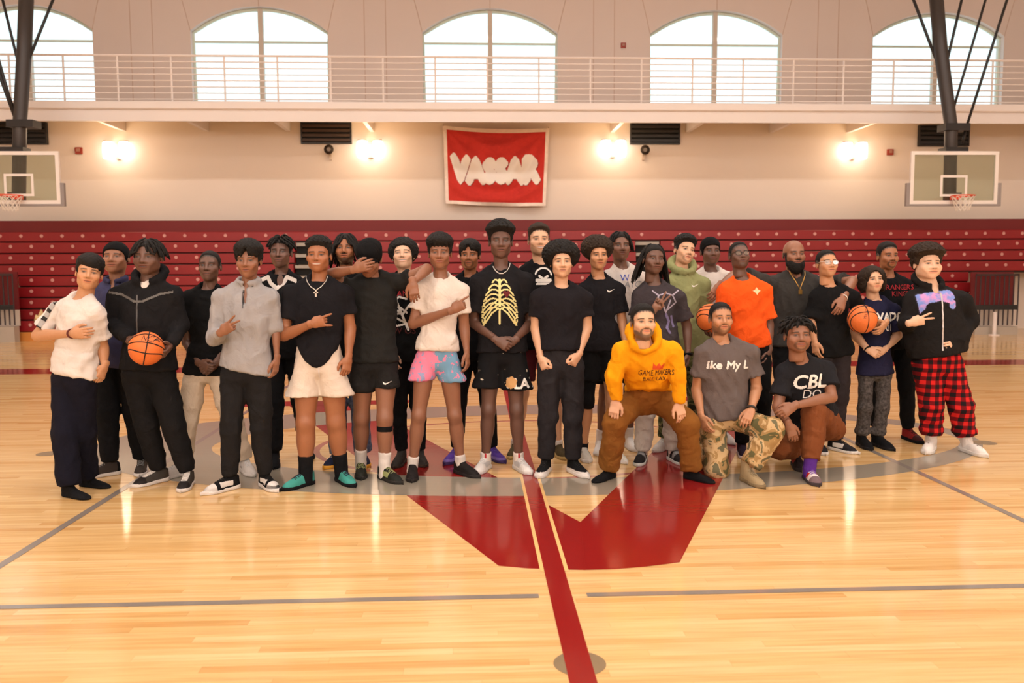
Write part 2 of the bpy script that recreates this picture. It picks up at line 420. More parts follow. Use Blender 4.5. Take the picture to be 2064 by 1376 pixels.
# panel joints on the upper wall
jm = plain('wall_joint_line', lin(196, 170, 156), 0.9)  # even, darker tone for the panel seams
k = 0
for (a, b), (a2, b2) in zip(wins[:-1], wins[1:]):
    mid = (b+a2)/2
    for dx in (-0.28, 0.28):
        k += 1; struct(MB().box((mid+dx-0.01, YU-0.006, zs), (mid+dx+0.01, YU+0.01, CEIL_Z)).build('trim_%d' % k, jm))
    for sgn, xe in ((1, b), (-1, a2)):
        k += 1; struct(MB().tube([(xe, YU, zsp), (xe+sgn*0.12, YU, zsp+0.5), (xe+sgn*0.3, YU, zsp+1.2), (xe+sgn*0.5, YU, CEIL_Z)], 0.009, 4).build('trim_%d' % k, jm))
    k += 1; struct(MB().box(((a+b)/2-0.01, YU-0.006, zap), ((a+b)/2+0.01, YU+0.01, CEIL_Z)).build('trim_%d' % k, jm))
M_GLASS = bpy.data.materials.new('window_glass'); M_GLASS.use_nodes = True
nt = M_GLASS.node_tree; nt.nodes.clear()
_o = nt.nodes.new('ShaderNodeOutputMaterial'); _m = nt.nodes.new('ShaderNodeMixShader'); _t = nt.nodes.new('ShaderNodeBsdfTransparent'); _g = nt.nodes.new('ShaderNodeBsdfGlossy')
_t.inputs[0].default_value = (0.96, 0.99, 0.98, 1); _g.inputs['Roughness'].default_value = 0.05; _m.inputs[0].default_value = 0.06
nt.links.new(_t.outputs[0], _m.inputs[1]); nt.links.new(_g.outputs[0], _m.inputs[2]); nt.links.new(_m.outputs[0], _o.inputs[0])
M_FRAME = plain('pale_green_window_frame', lin(206, 214, 200), 0.5)
M_MULL = plain('beige_mullion', lin(200, 186, 172), 0.5)
zmul = at(1032, 85, YU)[2]
for wi, (a, b) in enumerate(wins):
    w = struct(empty('window_%d' % (wi+1), ((a+b)/2, YU+0.2, zs)))
    def wb(mb, name, mat):
        o = mb.build(name, mat); o.parent = w; o.matrix_parent_inverse = Matrix.Translation(-Vector(w.location)); return o
    ar = arch(a, b, zsp, zap); fr = MB()
    fr.tube([(a+0.03, YU+0.2, zs)]+[(x, YU+0.2, z-0.03) for x, z in ar]+[(b-0.03, YU+0.2, zs)], 0.05, 6)
    wb(fr, 'window_frame', M_FRAME)
    mx_ = (a+b)/2
    wb(MB().box((mx_-0.06, YU+0.12, zs), (mx_+0.06, YU+0.26, zap-0.02)), 'mullion', M_MULL)
    for zz in (zmul,):
        wb(MB().box((a, YU+0.17, zz-0.025), (b, YU+0.23, zz+0.025)), 'transom', M_FRAME)
    for s_ in (0, 1):
        xa, xb = (a, mx_) if s_ == 0 else (mx_, b)
        wb(MB().box((xa, YU+0.195, zs), (xb, YU+0.205, zmul)), 'pane', M_GLASS)
        pts = [(x, z) for x, z in arch(a, b, zsp, zap, 24) if xa-1e-6 <= x <= xb+1e-6]
        wb(MB().prism([(xa, zmul), (xb, zmul)]+list(reversed(pts)), YU+0.195, YU+0.205), 'pane', M_GLASS)
# balcony railing
rl = empty('balcony_railing', (0.5, YBAL, zb1)); tag(rl, 'long white balcony railing of horizontal bars below the arched windows', 'railing')
def rb_(mb, name, mat=M_RAIL):
    o = mb.build(name, mat, smooth=False); o.parent = rl; o.matrix_parent_inverse = Matrix.Translation(-Vector(rl.location)); return o
zt = at(1032, 116, YBAL)[2]
for i in range(8):
    z = zt-(zt-zb1-0.06)*i/7.0
    rb_(MB().tube([(X0, YBAL, z), (X1, YBAL, z)], 0.026 if i == 0 else 0.014, 6), 'rail')
ps = (at(1190, 160, YBAL)[0]-at(772, 160, YBAL)[0])/4
xs = at(772, 160, YBAL)[0]
for i in range(-12, 16):
    x = xs+ps*i
    if X0 < x < X1: rb_(MB().tube([(x, YBAL+0.01, zb1), (x, YBAL+0.01, zt)], 0.022, 6), 'post')

# ------------------------------------------------------------------ things on the back wall
def kid(mb, name, mat, root, smooth=False, kind=None):
    o = mb.build(name, mat, smooth=smooth, kind=kind); o.parent = root
    o.matrix_parent_inverse = Matrix.Translation(-Vector(root.location)); return o
M_BLACK = plain('black_enamel', (0.012, 0.012, 0.014), 0.45)
M_GRILLE = plain('dark_brown_louvre', lin(58, 40, 30), 0.55); M_VOID = plain('duct_interior', (0.01, 0.009, 0.008), 0.9)
def vent(px0, px1, py0, py1, label, dark):
    a = at(px0, py0, YW); b = at(px1, py1, YW); z0, z1 = b[2], a[2]
    r = tag(empty('air_vent', ((a[0]+b[0])/2, YW, z0)), label, 'vent', 'louvred vents under the balcony')
    kid(MB().box((a[0], YW-0.06, z0), (b[0], YW, z1)), 'duct_back', M_VOID, r)
    f = MB(); t = 0.035
    f.box((a[0]-t, YW-0.12, z0-t), (b[0]+t, YW-0.02, z0)).box((a[0]-t, YW-0.12, z1), (b[0]+t, YW-0.02, z1+t)).box((a[0]-t, YW-0.12, z0), (a[0], YW-0.02, z1)).box((b[0], YW-0.12, z0), (b[0]+t, YW-0.02, z1))
    kid(f, 'frame', M_BLACK, r)
    n = 4
    for i in range(n):
        zc = z0+(z1-z0)*(i+0.5)/n; h = (z1-z0)/n*0.30
        kid(MB().prism([(a[0], zc-h), (b[0], zc-h), (b[0], zc+h), (a[0], zc+h)], YW-0.11, YW-0.07), 'slat', M_BLACK if dark else M_GRILLE, r)
vent(610, 707, 250, 288, 'brown louvred vent to the left of the red banner', False)
vent(1272, 1366, 252, 289, 'black louvred vent to the right of the red banner', True)
vent(-10, 96, 250, 289, 'black louvred vent behind the hoop at the left edge', True)
vent(1852, 1946, 256, 293, 'black louvred vent behind the hoop at the right edge', True)
M_LAMP = plain('lamp_glass', (1.0, 0.93, 0.86), 0.3, emit=4.5)
M_LMET = plain('lamp_bracket_metal', lin(190, 170, 150), 0.4, 0.3)
for px, py, lab in ((235, 303, 'twin glass wall light beside the hoop at the left edge'), (746, 301, 'twin glass wall light right of the brown louvred vent'),
                    (1236, 300, 'twin glass wall light left of the black vent beside the banner'), (1722, 304, 'twin glass wall light nearest the hoop at the right edge')):
    c = at(px, py, YW-0.15)
    r = tag(empty('wall_light', (c[0], YW, c[2]-0.24)), lab, 'wall light', 'twin wall lights under the balcony')
    kid(MB().box((c[0]-0.06, YW-0.10, c[2]-0.2), (c[0]+0.06, YW, c[2]+0.2)), 'bracket', M_LMET, r)
    for s_ in (-1, 1):
        m = MB(); cx = c[0]+s_*0.19
        m.tube([(cx, YW-0.16, c[2]-0.21), (cx, YW-0.16, c[2]-0.17), (cx, YW-0.16, c[2]), (cx, YW-0.16, c[2]+0.17), (cx, YW-0.16, c[2]+0.21)], [0.10, 0.13, 0.14, 0.13, 0.10], 14)
        kid(m, 'lamp_glass', M_LAMP, r, True)
        kid(MB().cyl((cx, YW-0.16, c[2]+0.22), (0, 0, 1), 0.11, 0.025, 14), 'cap', M_LMET, r)
    ld = bpy.data.lights.new('wall_light_glow', 'POINT'); ld.energy = 26; ld.color = (1.0, 0.70, 0.40); ld.shadow_soft_size = 0.3
    lo = bpy.data.objects.new('wall_light_glow', ld); C.objects.link(lo); lo.location = (c[0], YW-0.75, c[2]+0.05)
for px, py, lab in ((664, 302, 'horn loudspeaker below the brown louvred vent'), (1299, 303, 'horn loudspeaker below the black louvred vent near the banner')):
    c = at(px, py, YW-0.2)
    r = tag(empty('loudspeaker', (c[0], YW, c[2]-0.2)), lab, 'speaker')
    m = MB().tube([(c[0], YW-0.02, c[2]), (c[0], YW-0.16, c[2]), (c[0], YW-0.2, c[2]), (c[0], YW-0.30, c[2])], [0.04, 0.045, 0.07, 0.12], 16)
    kid(m, 'horn', plain('dark_speaker', lin(48, 38, 32), 0.5), r, True)
    kid(MB().cyl((c[0], YW-0.305, c[2]), (0, 1, 0), 0.05, 0.02, 14), 'driver_cone', plain('speaker_grey', lin(120, 108, 98), 0.5), r)
    kid(MB().box((c[0]-0.025, YW-0.1, c[2]-0.22), (c[0]+0.025, YW, c[2])), 'bracket', M_LMET, r)
M_REDBOX = plain('red_alarm_plastic', lin(150, 52, 36), 0.5)
for px, py, Y, s_, lab in ((160, 304, YW, 0.08, 'small red alarm box beside the hoop at the left edge'), (1793, 307, YW, 0.075, 'small red alarm box left of the hoop at the right edge'),
                           (1256, 92, YU, 0.065, 'tiny red alarm strobe on the upper wall between arched windows')):
    c = at(px, py, Y)
    r = tag(empty('fire_alarm', (c[0], Y, c[2]-s_)), lab, 'alarm')
    kid(MB().box((c[0]-s_, Y-0.06, c[2]-s_), (c[0]+s_, Y, c[2]+s_)), 'housing', M_REDBOX, r)
    kid(MB().box((c[0]-s_*0.5, Y-0.075, c[2]-s_*0.3), (c[0]+s_*0.5, Y-0.06, c[2]+s_*0.6)), 'sounder', plain('alarm_lens', lin(170, 120, 100), 0.3), r)

# ------------------------------------------------------------------ banner
YBN = YW-0.18
bt = tag(empty('banner', at(1000, 412, YBN)), 'red fabric banner with white VASSAR lettering hanging below the balcony', 'banner')
TL, TR, BL_, BR_ = at(893, 254, YBN), at(1107, 259, YBN), at(898, 410, YBN), at(1100, 415, YBN)
nu, nv = 90, 70
def ban(u, v):      # u 0..1 left to right, v 0..1 top to bottom
    top = TL*(1-u)+TR*u; bot = BL_*(1-u)+BR_*u
    p = top*(1-v)+bot*v
    sag = 4*u*(1-u)
    p = p.copy(); p[2] -= 0.05*sag*(1-v)+0.03*sag*v
    p[0] += 0.03*(0.5-abs(u-0.5))*0
    d = 0.0
    for s_, uu in ((1, u), (-1, 1-u)):                   # folds fan out of the top corners
        ang = math.atan2(v*0.74, uu+1e-6); rr = math.hypot(uu, v*0.74)
        d += 0.060*math.sin(ang*13.0)*min(1, rr*2.2)*math.exp(-((rr-0.55)/0.5)**2)
    cat_ = v-0.62*sag*0.55                                # hanging swags in the lower half
    d += 0.055*math.sin(26*(v-0.33*sag*0.8))*min(1, max(0, (v-0.45)*3))*sag
    p[1] += d-0.05
    return p
V = [ban(i/nu, j/nv) for j in range(nv+1) for i in range(nu+1)]
red, wht = [], []
for j in range(nv):
    for i in range(nu):
        q = (j*(nu+1)+i, (j+1)*(nu+1)+i, (j+1)*(nu+1)+i+1, j*(nu+1)+i+1)
        (wht if i < 3 or i >= nu-3 or j < 3 or j >= nv-3 else red).append(q)
base = np.array(bt.location)
Vb = np.array(V)-base
M_BRED = cloth(lin(198, 58, 50), key='banner_red'); M_BWH = cloth(lin(238, 222, 210), key='banner_white')
for cx_ in (TL, TR):
    m_ = MB().tube([cx_+np.array([0, -0.02, -0.01]), np.array([cx_[0], YW+0.005, cx_[2]+0.06])], 0.008, 6); o_ = m_.build('hanger', M_LMET); o_.parent = bt; o_.matrix_parent_inverse = Matrix.Translation(-Vector(bt.location))
panel = fast_mesh('banner_cloth', Vb, red, M_BRED, bt)
fast_mesh('banner_border', Vb, wht, M_BWH, bt)
bv = BVHTree.FromPolygons([tuple(v) for v in V], red+wht)
lh = (at(1000, 316, YBN)-at(1000, 361, YBN))[2]; lw = (at(1090, 340, YBN)-at(908, 340, YBN))[0]
cell = 0.014
M = text_mask('VASSAR', lh*0.98, cell, bold=0.105, stretch=1.0)
st = lw/(M.shape[1]*cell)
cenb = at(999, 339, YBN); cenb[1] = YBN
wp = lambda u, v: (u*st, v*(1.05-0.12*math.cos(u*st/lw*math.pi*1.2)) - 0.07*(1-(u*st/(lw/2))**2))
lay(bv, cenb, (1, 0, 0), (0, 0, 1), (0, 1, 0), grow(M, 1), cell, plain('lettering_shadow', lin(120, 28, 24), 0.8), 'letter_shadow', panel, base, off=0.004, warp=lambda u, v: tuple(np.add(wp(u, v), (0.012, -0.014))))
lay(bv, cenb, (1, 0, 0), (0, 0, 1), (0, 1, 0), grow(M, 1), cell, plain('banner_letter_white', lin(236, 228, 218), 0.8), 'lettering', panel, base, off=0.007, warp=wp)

# ------------------------------------------------------------------ bleachers
M_RED = plain('red_bleacher_plastic', lin(142, 20, 28), 0.42, var=0.08, scale=1.2)
M_REDD = plain('maroon_bleacher_back', lin(112, 22, 26), 0.6)
M_PLATE = plain('pale_seat_number_plate', lin(208, 150, 142), 0.5)
M_DARKGAP = plain('bleacher_steel_gap_shade', lin(44, 16, 18), 0.6)  # dark steel; recess shade of the row gaps put into the colour
M_KICK = plain('varnished_kick_board', lin(205, 132, 62), 0.3)
M_STEPG = plain('grey_step', lin(168, 160, 150), 0.6)
rows_px = [468, 489, 512, 534.5, 557, 579, 601.5, 624, 647, 671]      # upper edges seen at the photo's left
Yrow = [20.66-0.105*i for i in range(9)]; Yrow[8] = 19.78
zrow = [at(60, rows_px[i], Yrow[i])[2] for i in range(9)]+[at(60, 671, 19.78)[2]]
zback = at(60, 445, 20.8)[2]
xa1, xb1 = at(590, 520, 20.3)[0], at(650, 520, 20.3)[0]
xa2, xb2 = at(1284, 520, 20.3)[0], at(1336, 520, 20.3)[0]
xlend, xrend = at(28, 600, 20.0)[0], at(1962, 600, 20.0)[0]
secs = ((X0+0.2, xa1, 'red retractable bleacher section left of the first grey aisle'), (xb1, xa2, 'red retractable bleacher section in the middle between grey aisles'), (xb2, X1-0.2, 'red retractable bleacher section right of the second grey aisle'))
plate_pitch = 0.482
for si, (xa, xb, lab) in enumerate(secs):
    r = tag(empty('bleacher_section', ((xa+xb)/2, 19.8, 0)), lab, 'bleachers', 'retractable bleachers along the back wall')
    xbt = secs[si+1][0] if si < 2 else xb
    kid(MB().box((xa, 20.76, zrow[0]-0.03), (xbt, 20.84, zback)), 'back_panel', M_REDD, r)
    for i in range(9):
        za, zb_ = zrow[i+1], zrow[i]
        x0_, x1_ = xa, (xbt if i == 0 else xb)
        if i >= 4 and si == 0: x0_ = xlend-(0.1 if i == 8 else 0)
        if i >= 4 and si == 2: x1_ = xrend+(0.0 if i < 8 else 0.1)
        seat = kid(MB().bbox((x0_, Yrow[i], za+0.028), (x1_, Yrow[i]+0.28, zb_), 0.012), 'seat_row', M_RED, r)
        kid(MB().box((x0_, Yrow[i]+0.05, za-0.02), (x1_, Yrow[i]+0.09, za+0.04)), 'riser', M_DARKGAP, r)
        pm = MB(); n0 = math.ceil((x0_-0.1*i)/plate_pitch); n1 = math.floor((x1_-0.1*i)/plate_pitch)
        for k in range(n0, n1+1):
            xx = k*plate_pitch+(0.235 if i == 0 else 0.04*i)
            if x0_+0.05 < xx < x1_-0.05:
                zc = zb_-0.09; pm.cyl((xx, Yrow[i]-0.004, zc), (0, 1, 0), 0.041, 0.012, 8)
        if pm.V: 
            o = pm.build('seat_number_plates', M_PLATE, kind='stuff'); o.parent = seat
    x0_ = xlend-0.15 if si == 0 else xa; x1_ = xrend+0.15 if si == 2 else xb
    kid(MB().box((x0_, 19.72, 0), (x1_, 19.86, zrow[9]+0.02)), 'kick_board', M_KICK, r)
    kid(MB().box((x0_, 20.72, 0), (x1_, 20.95, zrow[3])), 'understructure', M_DARKGAP, r)
for si, (xa, xb) in enumerate(((xa1, xb1), (xa2, xb2))):
    r = tag(empty('aisle_steps', ((xa+xb)/2, 19.8, 0)), ('grey aisle steps in the bleachers behind the boy in the black and white jersey', 'grey aisle steps in the bleachers behind the youth in the green hoodie')[si], 'steps')
    for i in range(1, 9):
        za, zb_ = zrow[i+1], zrow[i]
        kid(MB().box((xa+0.02, Yrow[i]+0.08, zb_-0.10), (xb-0.02, 20.9, zb_-0.02)), 'tread', M_STEPG, r)
        kid(MB().box((xa+0.02, Yrow[i]+0.16, za), (xb-0.02, 20.88, zb_-0.10)), 'riser', M_VOID, r)
# guard rails at the ends of the bleachers
M_PICK = plain('dark_rail_steel', lin(52, 34, 36), 0.5)
M_BASEG = plain('grey_plinth', lin(176, 164, 150), 0.6)
for pa, pb, lab in ((-90, 27, 'dark picket guard rail at the left end of the bleachers'), (1966, 2052, 'dark picket guard rail at the right end of the bleachers')):
    a = at(pa, 600, 19.42)[0]; b = at(pb, 600, 19.42)[0]; zt_ = at(pb, 553, 19.42)[2]; zl = at(pb, 616, 19.42)[2]; zp = at(pb, 655, 19.42)[2]
    r = tag(empty('guard_rail', ((a+b)/2, 19.42, 0)), lab, 'railing')
    n = max(4, int((b-a)/0.105))
    for i in range(n+1):
        x = a+(b-a)*i/n
        kid(MB().tube([(x, 19.42, zp), (x, 19.42, zt_)], 0.016, 6), 'picket', M_PICK, r)
    kid(MB().box((a, 19.39, zt_-0.03), (b, 19.45, zt_+0.02)), 'top_rail', M_PICK, r)
    kid(MB().box((a, 19.40, zl-0.09), (b, 19.46, zl+0.02)), 'mid_rail', M_BLACK, r)
    kid(MB().box((a, 19.38, 0), (b, 19.6, zp-0.03)), 'plinth', M_BASEG, r)
    kid(MB().box((a, 19.62, zp-0.03), (b, 19.66, zl-0.1)), 'backing_panel', plain('pale_backing', lin(206, 192, 178), 0.7), r)
    kid(MB().box((a, 19.62, zl-0.1), (b, 19.66, zt_+0.06)), 'screen_panel', M_REDD, r)
p = at(1990, 668, 19.6)
r = tag(empty('white_post', (p[0]-0.08, 19.2, 0)), 'short white post standing before the right guard rail', 'post')
zpt = at(1985, 627, 19.6)[2]
kid(MB().tube([(p[0]-0.08, 19.2, 0.02), (p[0]-0.08, 19.2, zpt)], 0.045, 10), 'shaft', M_RAIL, r); kid(MB().cyl((p[0]-0.08, 19.2, 0.012), (0, 0, 1), 0.12, 0.024, 16), 'base', M_RAIL, r)
# crumpled cloth on the front bleacher row
ct = at(78, 634, 19.6); rng = random.Random(4)
cm = MB(); n = 10
for j in range(n+1):
    for i in range(n+1):
        u, v = i/n-0.5, j/n-0.5
        cm.V.append((ct[0]+0.22*u+0.03*math.sin(9*v), 19.66+0.10*v+0.03*math.sin(7*u), zrow[8]+0.02+0.20*math.exp(-9*(u*u+v*v))*(1+0.4*math.sin(14*u+5*v))+0.015*rng.random()))
cm.F = [(j*(n+1)+i, j*(n+1)+i+1, (j+1)*(n+1)+i+1, (j+1)*(n+1)+i) for j in range(n) for i in range(n)]
nV = len(cm.V); cm.V += [(x, y, zrow[8]+0.001) for x, y, z in cm.V]
cm.F += [tuple(reversed([nV+k_ for k_ in f])) for f in cm.F[:n*n]]
for i in range(n):
    for a_, b_ in ((i, i+1), (n*(n+1)+i+1, n*(n+1)+i), ((i+1)*(n+1), i*(n+1)), (i*(n+1)+n, (i+1)*(n+1)+n)): cm.F.append((b_, a_, nV+a_, nV+b_))
o = cm.build('crumpled_cloth', cloth(lin(226, 200, 150)), smooth=True); tag(o, 'cream crumpled cloth on the front bleacher row behind the boy in white', 'cloth')

# ------------------------------------------------------------------ hanging hoops
M_MAST = plain('dark_hoop_steel', lin(62, 56, 54), 0.45, 0.2); M_BRACE = plain('black_hoop_brace', lin(30, 26, 26), 0.5)
M_BB = bpy.data.materials.new('backboard_glass'); M_BB.use_nodes = True
nt = M_BB.node_tree; nt.nodes.clear()
_o = nt.nodes.new('ShaderNodeOutputMaterial'); _m = nt.nodes.new('ShaderNodeMixShader'); _t = nt.nodes.new('ShaderNodeBsdfTransparent'); _g = nt.nodes.new('ShaderNodeBsdfGlossy')
_t.inputs[0].default_value = (0.82, 0.86, 0.78, 1); _g.inputs['Roughness'].default_value = 0.08; _m.inputs[0].default_value = 0.06
nt.links.new(_t.outputs[0], _m.inputs[1]); nt.links.new(_g.outputs[0], _m.inputs[2]); nt.links.new(_m.outputs[0], _o.inputs[0])
M_WFR = plain('white_backboard_frame', lin(236, 226, 218), 0.4); M_PAD = plain('grey_backboard_pad', lin(150, 140, 136), 0.7)
M_RIM = plain('orange_rim', lin(222, 72, 34), 0.4); M_NET = plain('white_net_cord', lin(236, 226, 214), 0.9)
def hoop(x0p, x1p, rimx, mast, braces, label):
    Yb = 18.0
    a = at(x0p, 305, Yb); b = at(x1p, 411, Yb); z0, z1 = b[2], a[2]; xa, xb = a[0], b[0]; xc = (xa+xb)/2
    r = tag(empty('basketball_hoop', (xc, Yb, z0)), label, 'hoop', 'hoops hung from the ceiling')
    t = 0.075
    kid(MB().box((xa+t, Yb-0.008, z0+t), (xb-t, Yb+0.008, z1-t)), 'backboard_glass', M_BB, r)
    f = MB().box((xa, Yb-0.03, z1-t), (xb, Yb+0.03, z1)).box((xa, Yb-0.03, z0), (xb, Yb+0.03, z0+t)).box((xa, Yb-0.03, z0+t), (xa+t, Yb+0.03, z1-t)).box((xb-t, Yb-0.03, z0+t), (xb, Yb+0.03, z1-t))
    kid(f, 'backboard_frame', M_WFR, r)
    h = (z1-z0)
    p_ = MB().box((xa-0.08, Yb-0.035, z0-0.045), (xb+0.08, Yb+0.04, z0-0.002)).box((xa-0.08, Yb-0.035, z0), (xa-0.003, Yb+0.04, z0+h*0.40)).box((xb+0.003, Yb-0.035, z0), (xb+0.08, Yb+0.04, z0+h*0.40))
    kid(p_, 'edge_pad', M_PAD, r)
    sq = MB(); w2, q0, q1, s_ = 0.30, z0+0.16, z0+0.62, 0.05
    sq.box((xc-w2, Yb-0.014, q1-s_), (xc+w2, Yb-0.009, q1)).box((xc-w2, Yb-0.014, q0), (xc-w2+s_, Yb-0.009, q1-s_)).box((xc+w2-s_, Yb-0.014, q0), (xc+w2, Yb-0.009, q1-s_)).box((xc-w2+s_, Yb-0.014, q0), (xc+w2-s_, Yb-0.009, q0+s_))
    kid(sq, 'target_square', M_WFR, r)
    zr = z0+0.145; yr = Yb-0.38; ring = [(rimx_+0.2286*math.cos(2*math.pi*i/36), yr+0.2286*math.sin(2*math.pi*i/36), zr) for rimx_ in [xc] for i in range(36)]
    rim = kid(MB().tube(ring, 0.012, 6, closed=True), 'rim', M_RIM, r)
    kid(MB().box((xc-0.09, Yb-0.17, zr-0.06), (xc+0.09, Yb-0.03, zr+0.012)), 'rim_bracket', M_RIM, r)
    net = MB(); n = 12
    for k in range(n):
        for dirn in (-1, 1):
            pts = []
            for j in range(6):
                tt = j/5; R = 0.2286*(1-0.42*tt**0.8); ang = 2*math.pi*(k+dirn*tt*2.5)/n
                pts.append((xc+R*math.cos(ang), yr+R*math.sin(ang), zr-0.01-0.40*tt*0.75))
            net.tube(pts, 0.006, 4)
    kid(net, 'net', M_NET, r, kind='stuff')
    Ym = Yb+0.25
    pts = [at(px, py, Ym+dy) for px, py, dy in mast]
    kid(MB().tube(pts, [0.135, 0.135, 0.145, 0.15], 10), 'mast', M_MAST, r, True)
    zc = (z0+z1)/2
    kid(MB().box((pts[0][0]-0.14, Yb+0.03, z0+0.05), (pts[0][0]+0.14, Ym+0.02, z0+0.25)), 'lower_mount', M_MAST, r)
    kid(MB().box((pts[0][0]-0.25, Yb+0.03, z1-0.02), (pts[0][0]+0.25, Ym+0.1, z1+0.10)), 'upper_mount', M_BRACE, r)
    c = at(mast[1][0], mast[1][1], Ym)
    kid(MB().box((c[0]-0.2, Ym-0.16, c[2]-0.10), (c[0]+0.34, Ym+0.2, c[2]+0.05)), 'hinge_block', M_BRACE, r)
    for (ax, ay, ad), (bx, by, bd), rr in braces:
        kid(MB().tube([at(ax, ay, Ym+ad), at(bx, by, Ym+bd)], rr, 8), 'brace', M_BRACE, r, True)
hoop(1836, 2008, 1930, ((1914, 402, 0), (1917, 255, 0), (1896, 100, 0.3), (1880, -90, 0.8)),
     (((1815, -70, 1.0), (1900, 155, 0.2), 0.032), ((1955, -70, 1.0), (1906, 135, 0.2), 0.032), ((2007, -70, 0.4), (1918, 232, 0), 0.028), ((2052, -70, 0.2), (1946, 262, 0), 0.03), ((1946, 262, 0), (1940, 290, 0), 0.03)),
     'glass backboard hoop with orange rim hanging at the right edge')
hoop(-49, 124, 40, ((38, 396, 0), (40, 248, 0), (49, 100, 0.3), (56, -90, 0.8)),
     (((-12, -70, 1.0), (40, 140, 0.2), 0.03), ((135, -70, 1.0), (52, 135, 0.2), 0.03), ((-40, 40, 0.4), (33, 240, 0), 0.05), ((-20, 60, 0.2), (28, 228, 0), 0.03)),
     'glass backboard hoop cut off by the left edge of the picture')

# ------------------------------------------------------------------ implicit-surface modelling kit
def unit(v): v = np.asarray(v, float); return v/(np.linalg.norm(v)+1e-12)
def smin(a, b, k):
    h = np.maximum(k-np.abs(a-b), 0)/k
    return np.minimum(a, b)-h*h*k*0.25
class Field:
    def __init__(s, lo, hi, h):
        s.h = h; s.lo = np.asarray(lo, float); n = np.ceil((np.asarray(hi)-s.lo)/h).astype(int)+2
        s.ax = [s.lo[i]+h*np.arange(n[i]) for i in range(3)]; s.n = n
        s.F = np.full(n, 0.5, np.float32)
    def warp(s, axes):
        # uneven grid: fine where the detail is
        s.ax = [np.asarray(a, float) for a in axes]; s.n = np.array([len(a) for a in axes]); s.F = np.full(s.n, 0.5, np.float32); s.uneven = True; return s
    uneven = False
    def block(s, lo, hi):
        if s.uneven: return (slice(None),)*3
        a = np.clip(np.floor((np.asarray(lo)-s.lo)/s.h).astype(int), 0, s.n); b = np.clip(np.ceil((np.asarray(hi)-s.lo)/s.h).astype(int)+1, 0, s.n)
        return tuple(slice(int(a[i]), int(max(a[i], b[i]))) for i in range(3))
    def xyz(s, sl=None):
        sl = sl or (slice(None),)*3
        return s.ax[0][sl[0]][:, None, None], s.ax[1][sl[1]][None, :, None], s.ax[2][sl[2]][None, None, :]
    def add(s, prim, k=0.02):
        lo, hi, fn = prim; m = k+3*s.h
        sl = s.block(np.asarray(lo)-m, np.asarray(hi)+m)
        if not s.uneven and any(x.stop <= x.start for x in sl): return s
        s.F[sl] = smin(s.F[sl], fn(*s.xyz(sl)), k)
        return s
    def sub(s, prim, k=0.004):
        lo, hi, fn = prim; m = k+3*s.h
        sl = s.block(np.asarray(lo)-m, np.asarray(hi)+m)
        if not s.uneven and any(x.stop <= x.start for x in sl): return s
        s.F[sl] = -smin(-s.F[sl], fn(*s.xyz(sl)), k)
        return s
    def cut(s, fn):
        s.F = np.maximum(s.F, fn(*s.xyz())).astype(np.float32); return s
    def mesh(s):
        if not s.uneven: return surface_nets(s.F, s.lo, s.h)
        V, Q = surface_nets(s.F, np.zeros(3), 1.0)
        return np.stack([np.interp(V[:, i], np.arange(s.n[i]), s.ax[i]) for i in range(3)], 1), Q
CORN = [(0,0,0),(1,0,0),(0,1,0),(1,1,0),(0,0,1),(1,0,1),(0,1,1),(1,1,1)]
EDG = [(0,1),(2,3),(4,5),(6,7),(0,2),(1,3),(4,6),(5,7),(0,4),(1,5),(2,6),(3,7)]
def surface_nets(F, lo, h):
    F = F.copy(); F[0] = F[-1] = 1; F[:, 0] = F[:, -1] = 1; F[:, :, 0] = F[:, :, -1] = 1
    ins = F < 0
    nx, ny, nz = F.shape
    cnt = np.zeros((nx-1, ny-1, nz-1), np.int8)
    for dx, dy, dz in CORN: cnt += ins[dx:nx-1+dx, dy:ny-1+dy, dz:nz-1+dz]
    act = (cnt > 0) & (cnt < 8)
    ci = np.argwhere(act)
    vals = np.stack([F[ci[:, 0]+dx, ci[:, 1]+dy, ci[:, 2]+dz] for dx, dy, dz in CORN], 1)
    acc = np.zeros((len(ci), 3)); num = np.zeros(len(ci))
    for a, b in EDG:
        va, vb = vals[:, a], vals[:, b]; m = (va < 0) != (vb < 0)
        t = np.where(m, va/np.where(m, va-vb, 1), 0)[:, None]
        ca, cb = np.array(CORN[a], float), np.array(CORN[b], float)
        acc += np.where(m[:, None], ca+t*(cb-ca), 0); num += m
    V = lo+h*(ci+acc/num[:, None])
    idx = np.full(act.shape, -1, np.int32); idx[act] = np.arange(len(ci))
    Q = []
    for ax in range(3):
        s0 = [slice(1, -1)]*3; s1 = [slice(1, -1)]*3; s0[ax] = slice(0, -1); s1[ax] = slice(1, None)
        A, B = ins[tuple(s0)], ins[tuple(s1)]
        e = np.argwhere(A != B)
        if not len(e): continue
        flip = A[tuple(e.T)]
        off = np.ones(3, int); off[ax] = 0
        e = e+off
        u, v = (ax+1) % 3, (ax+2) % 3
        def cell(du, dv):
            c = e.copy(); c[:, u] -= du; c[:, v] -= dv; return idx[c[:, 0], c[:, 1], c[:, 2]]
        q = np.stack([cell(1, 1), cell(0, 1), cell(0, 0), cell(1, 0)], 1)
        q = np.where(flip[:, None], q, q[:, ::-1])
        Q.append(q)
    return V, np.concatenate(Q)
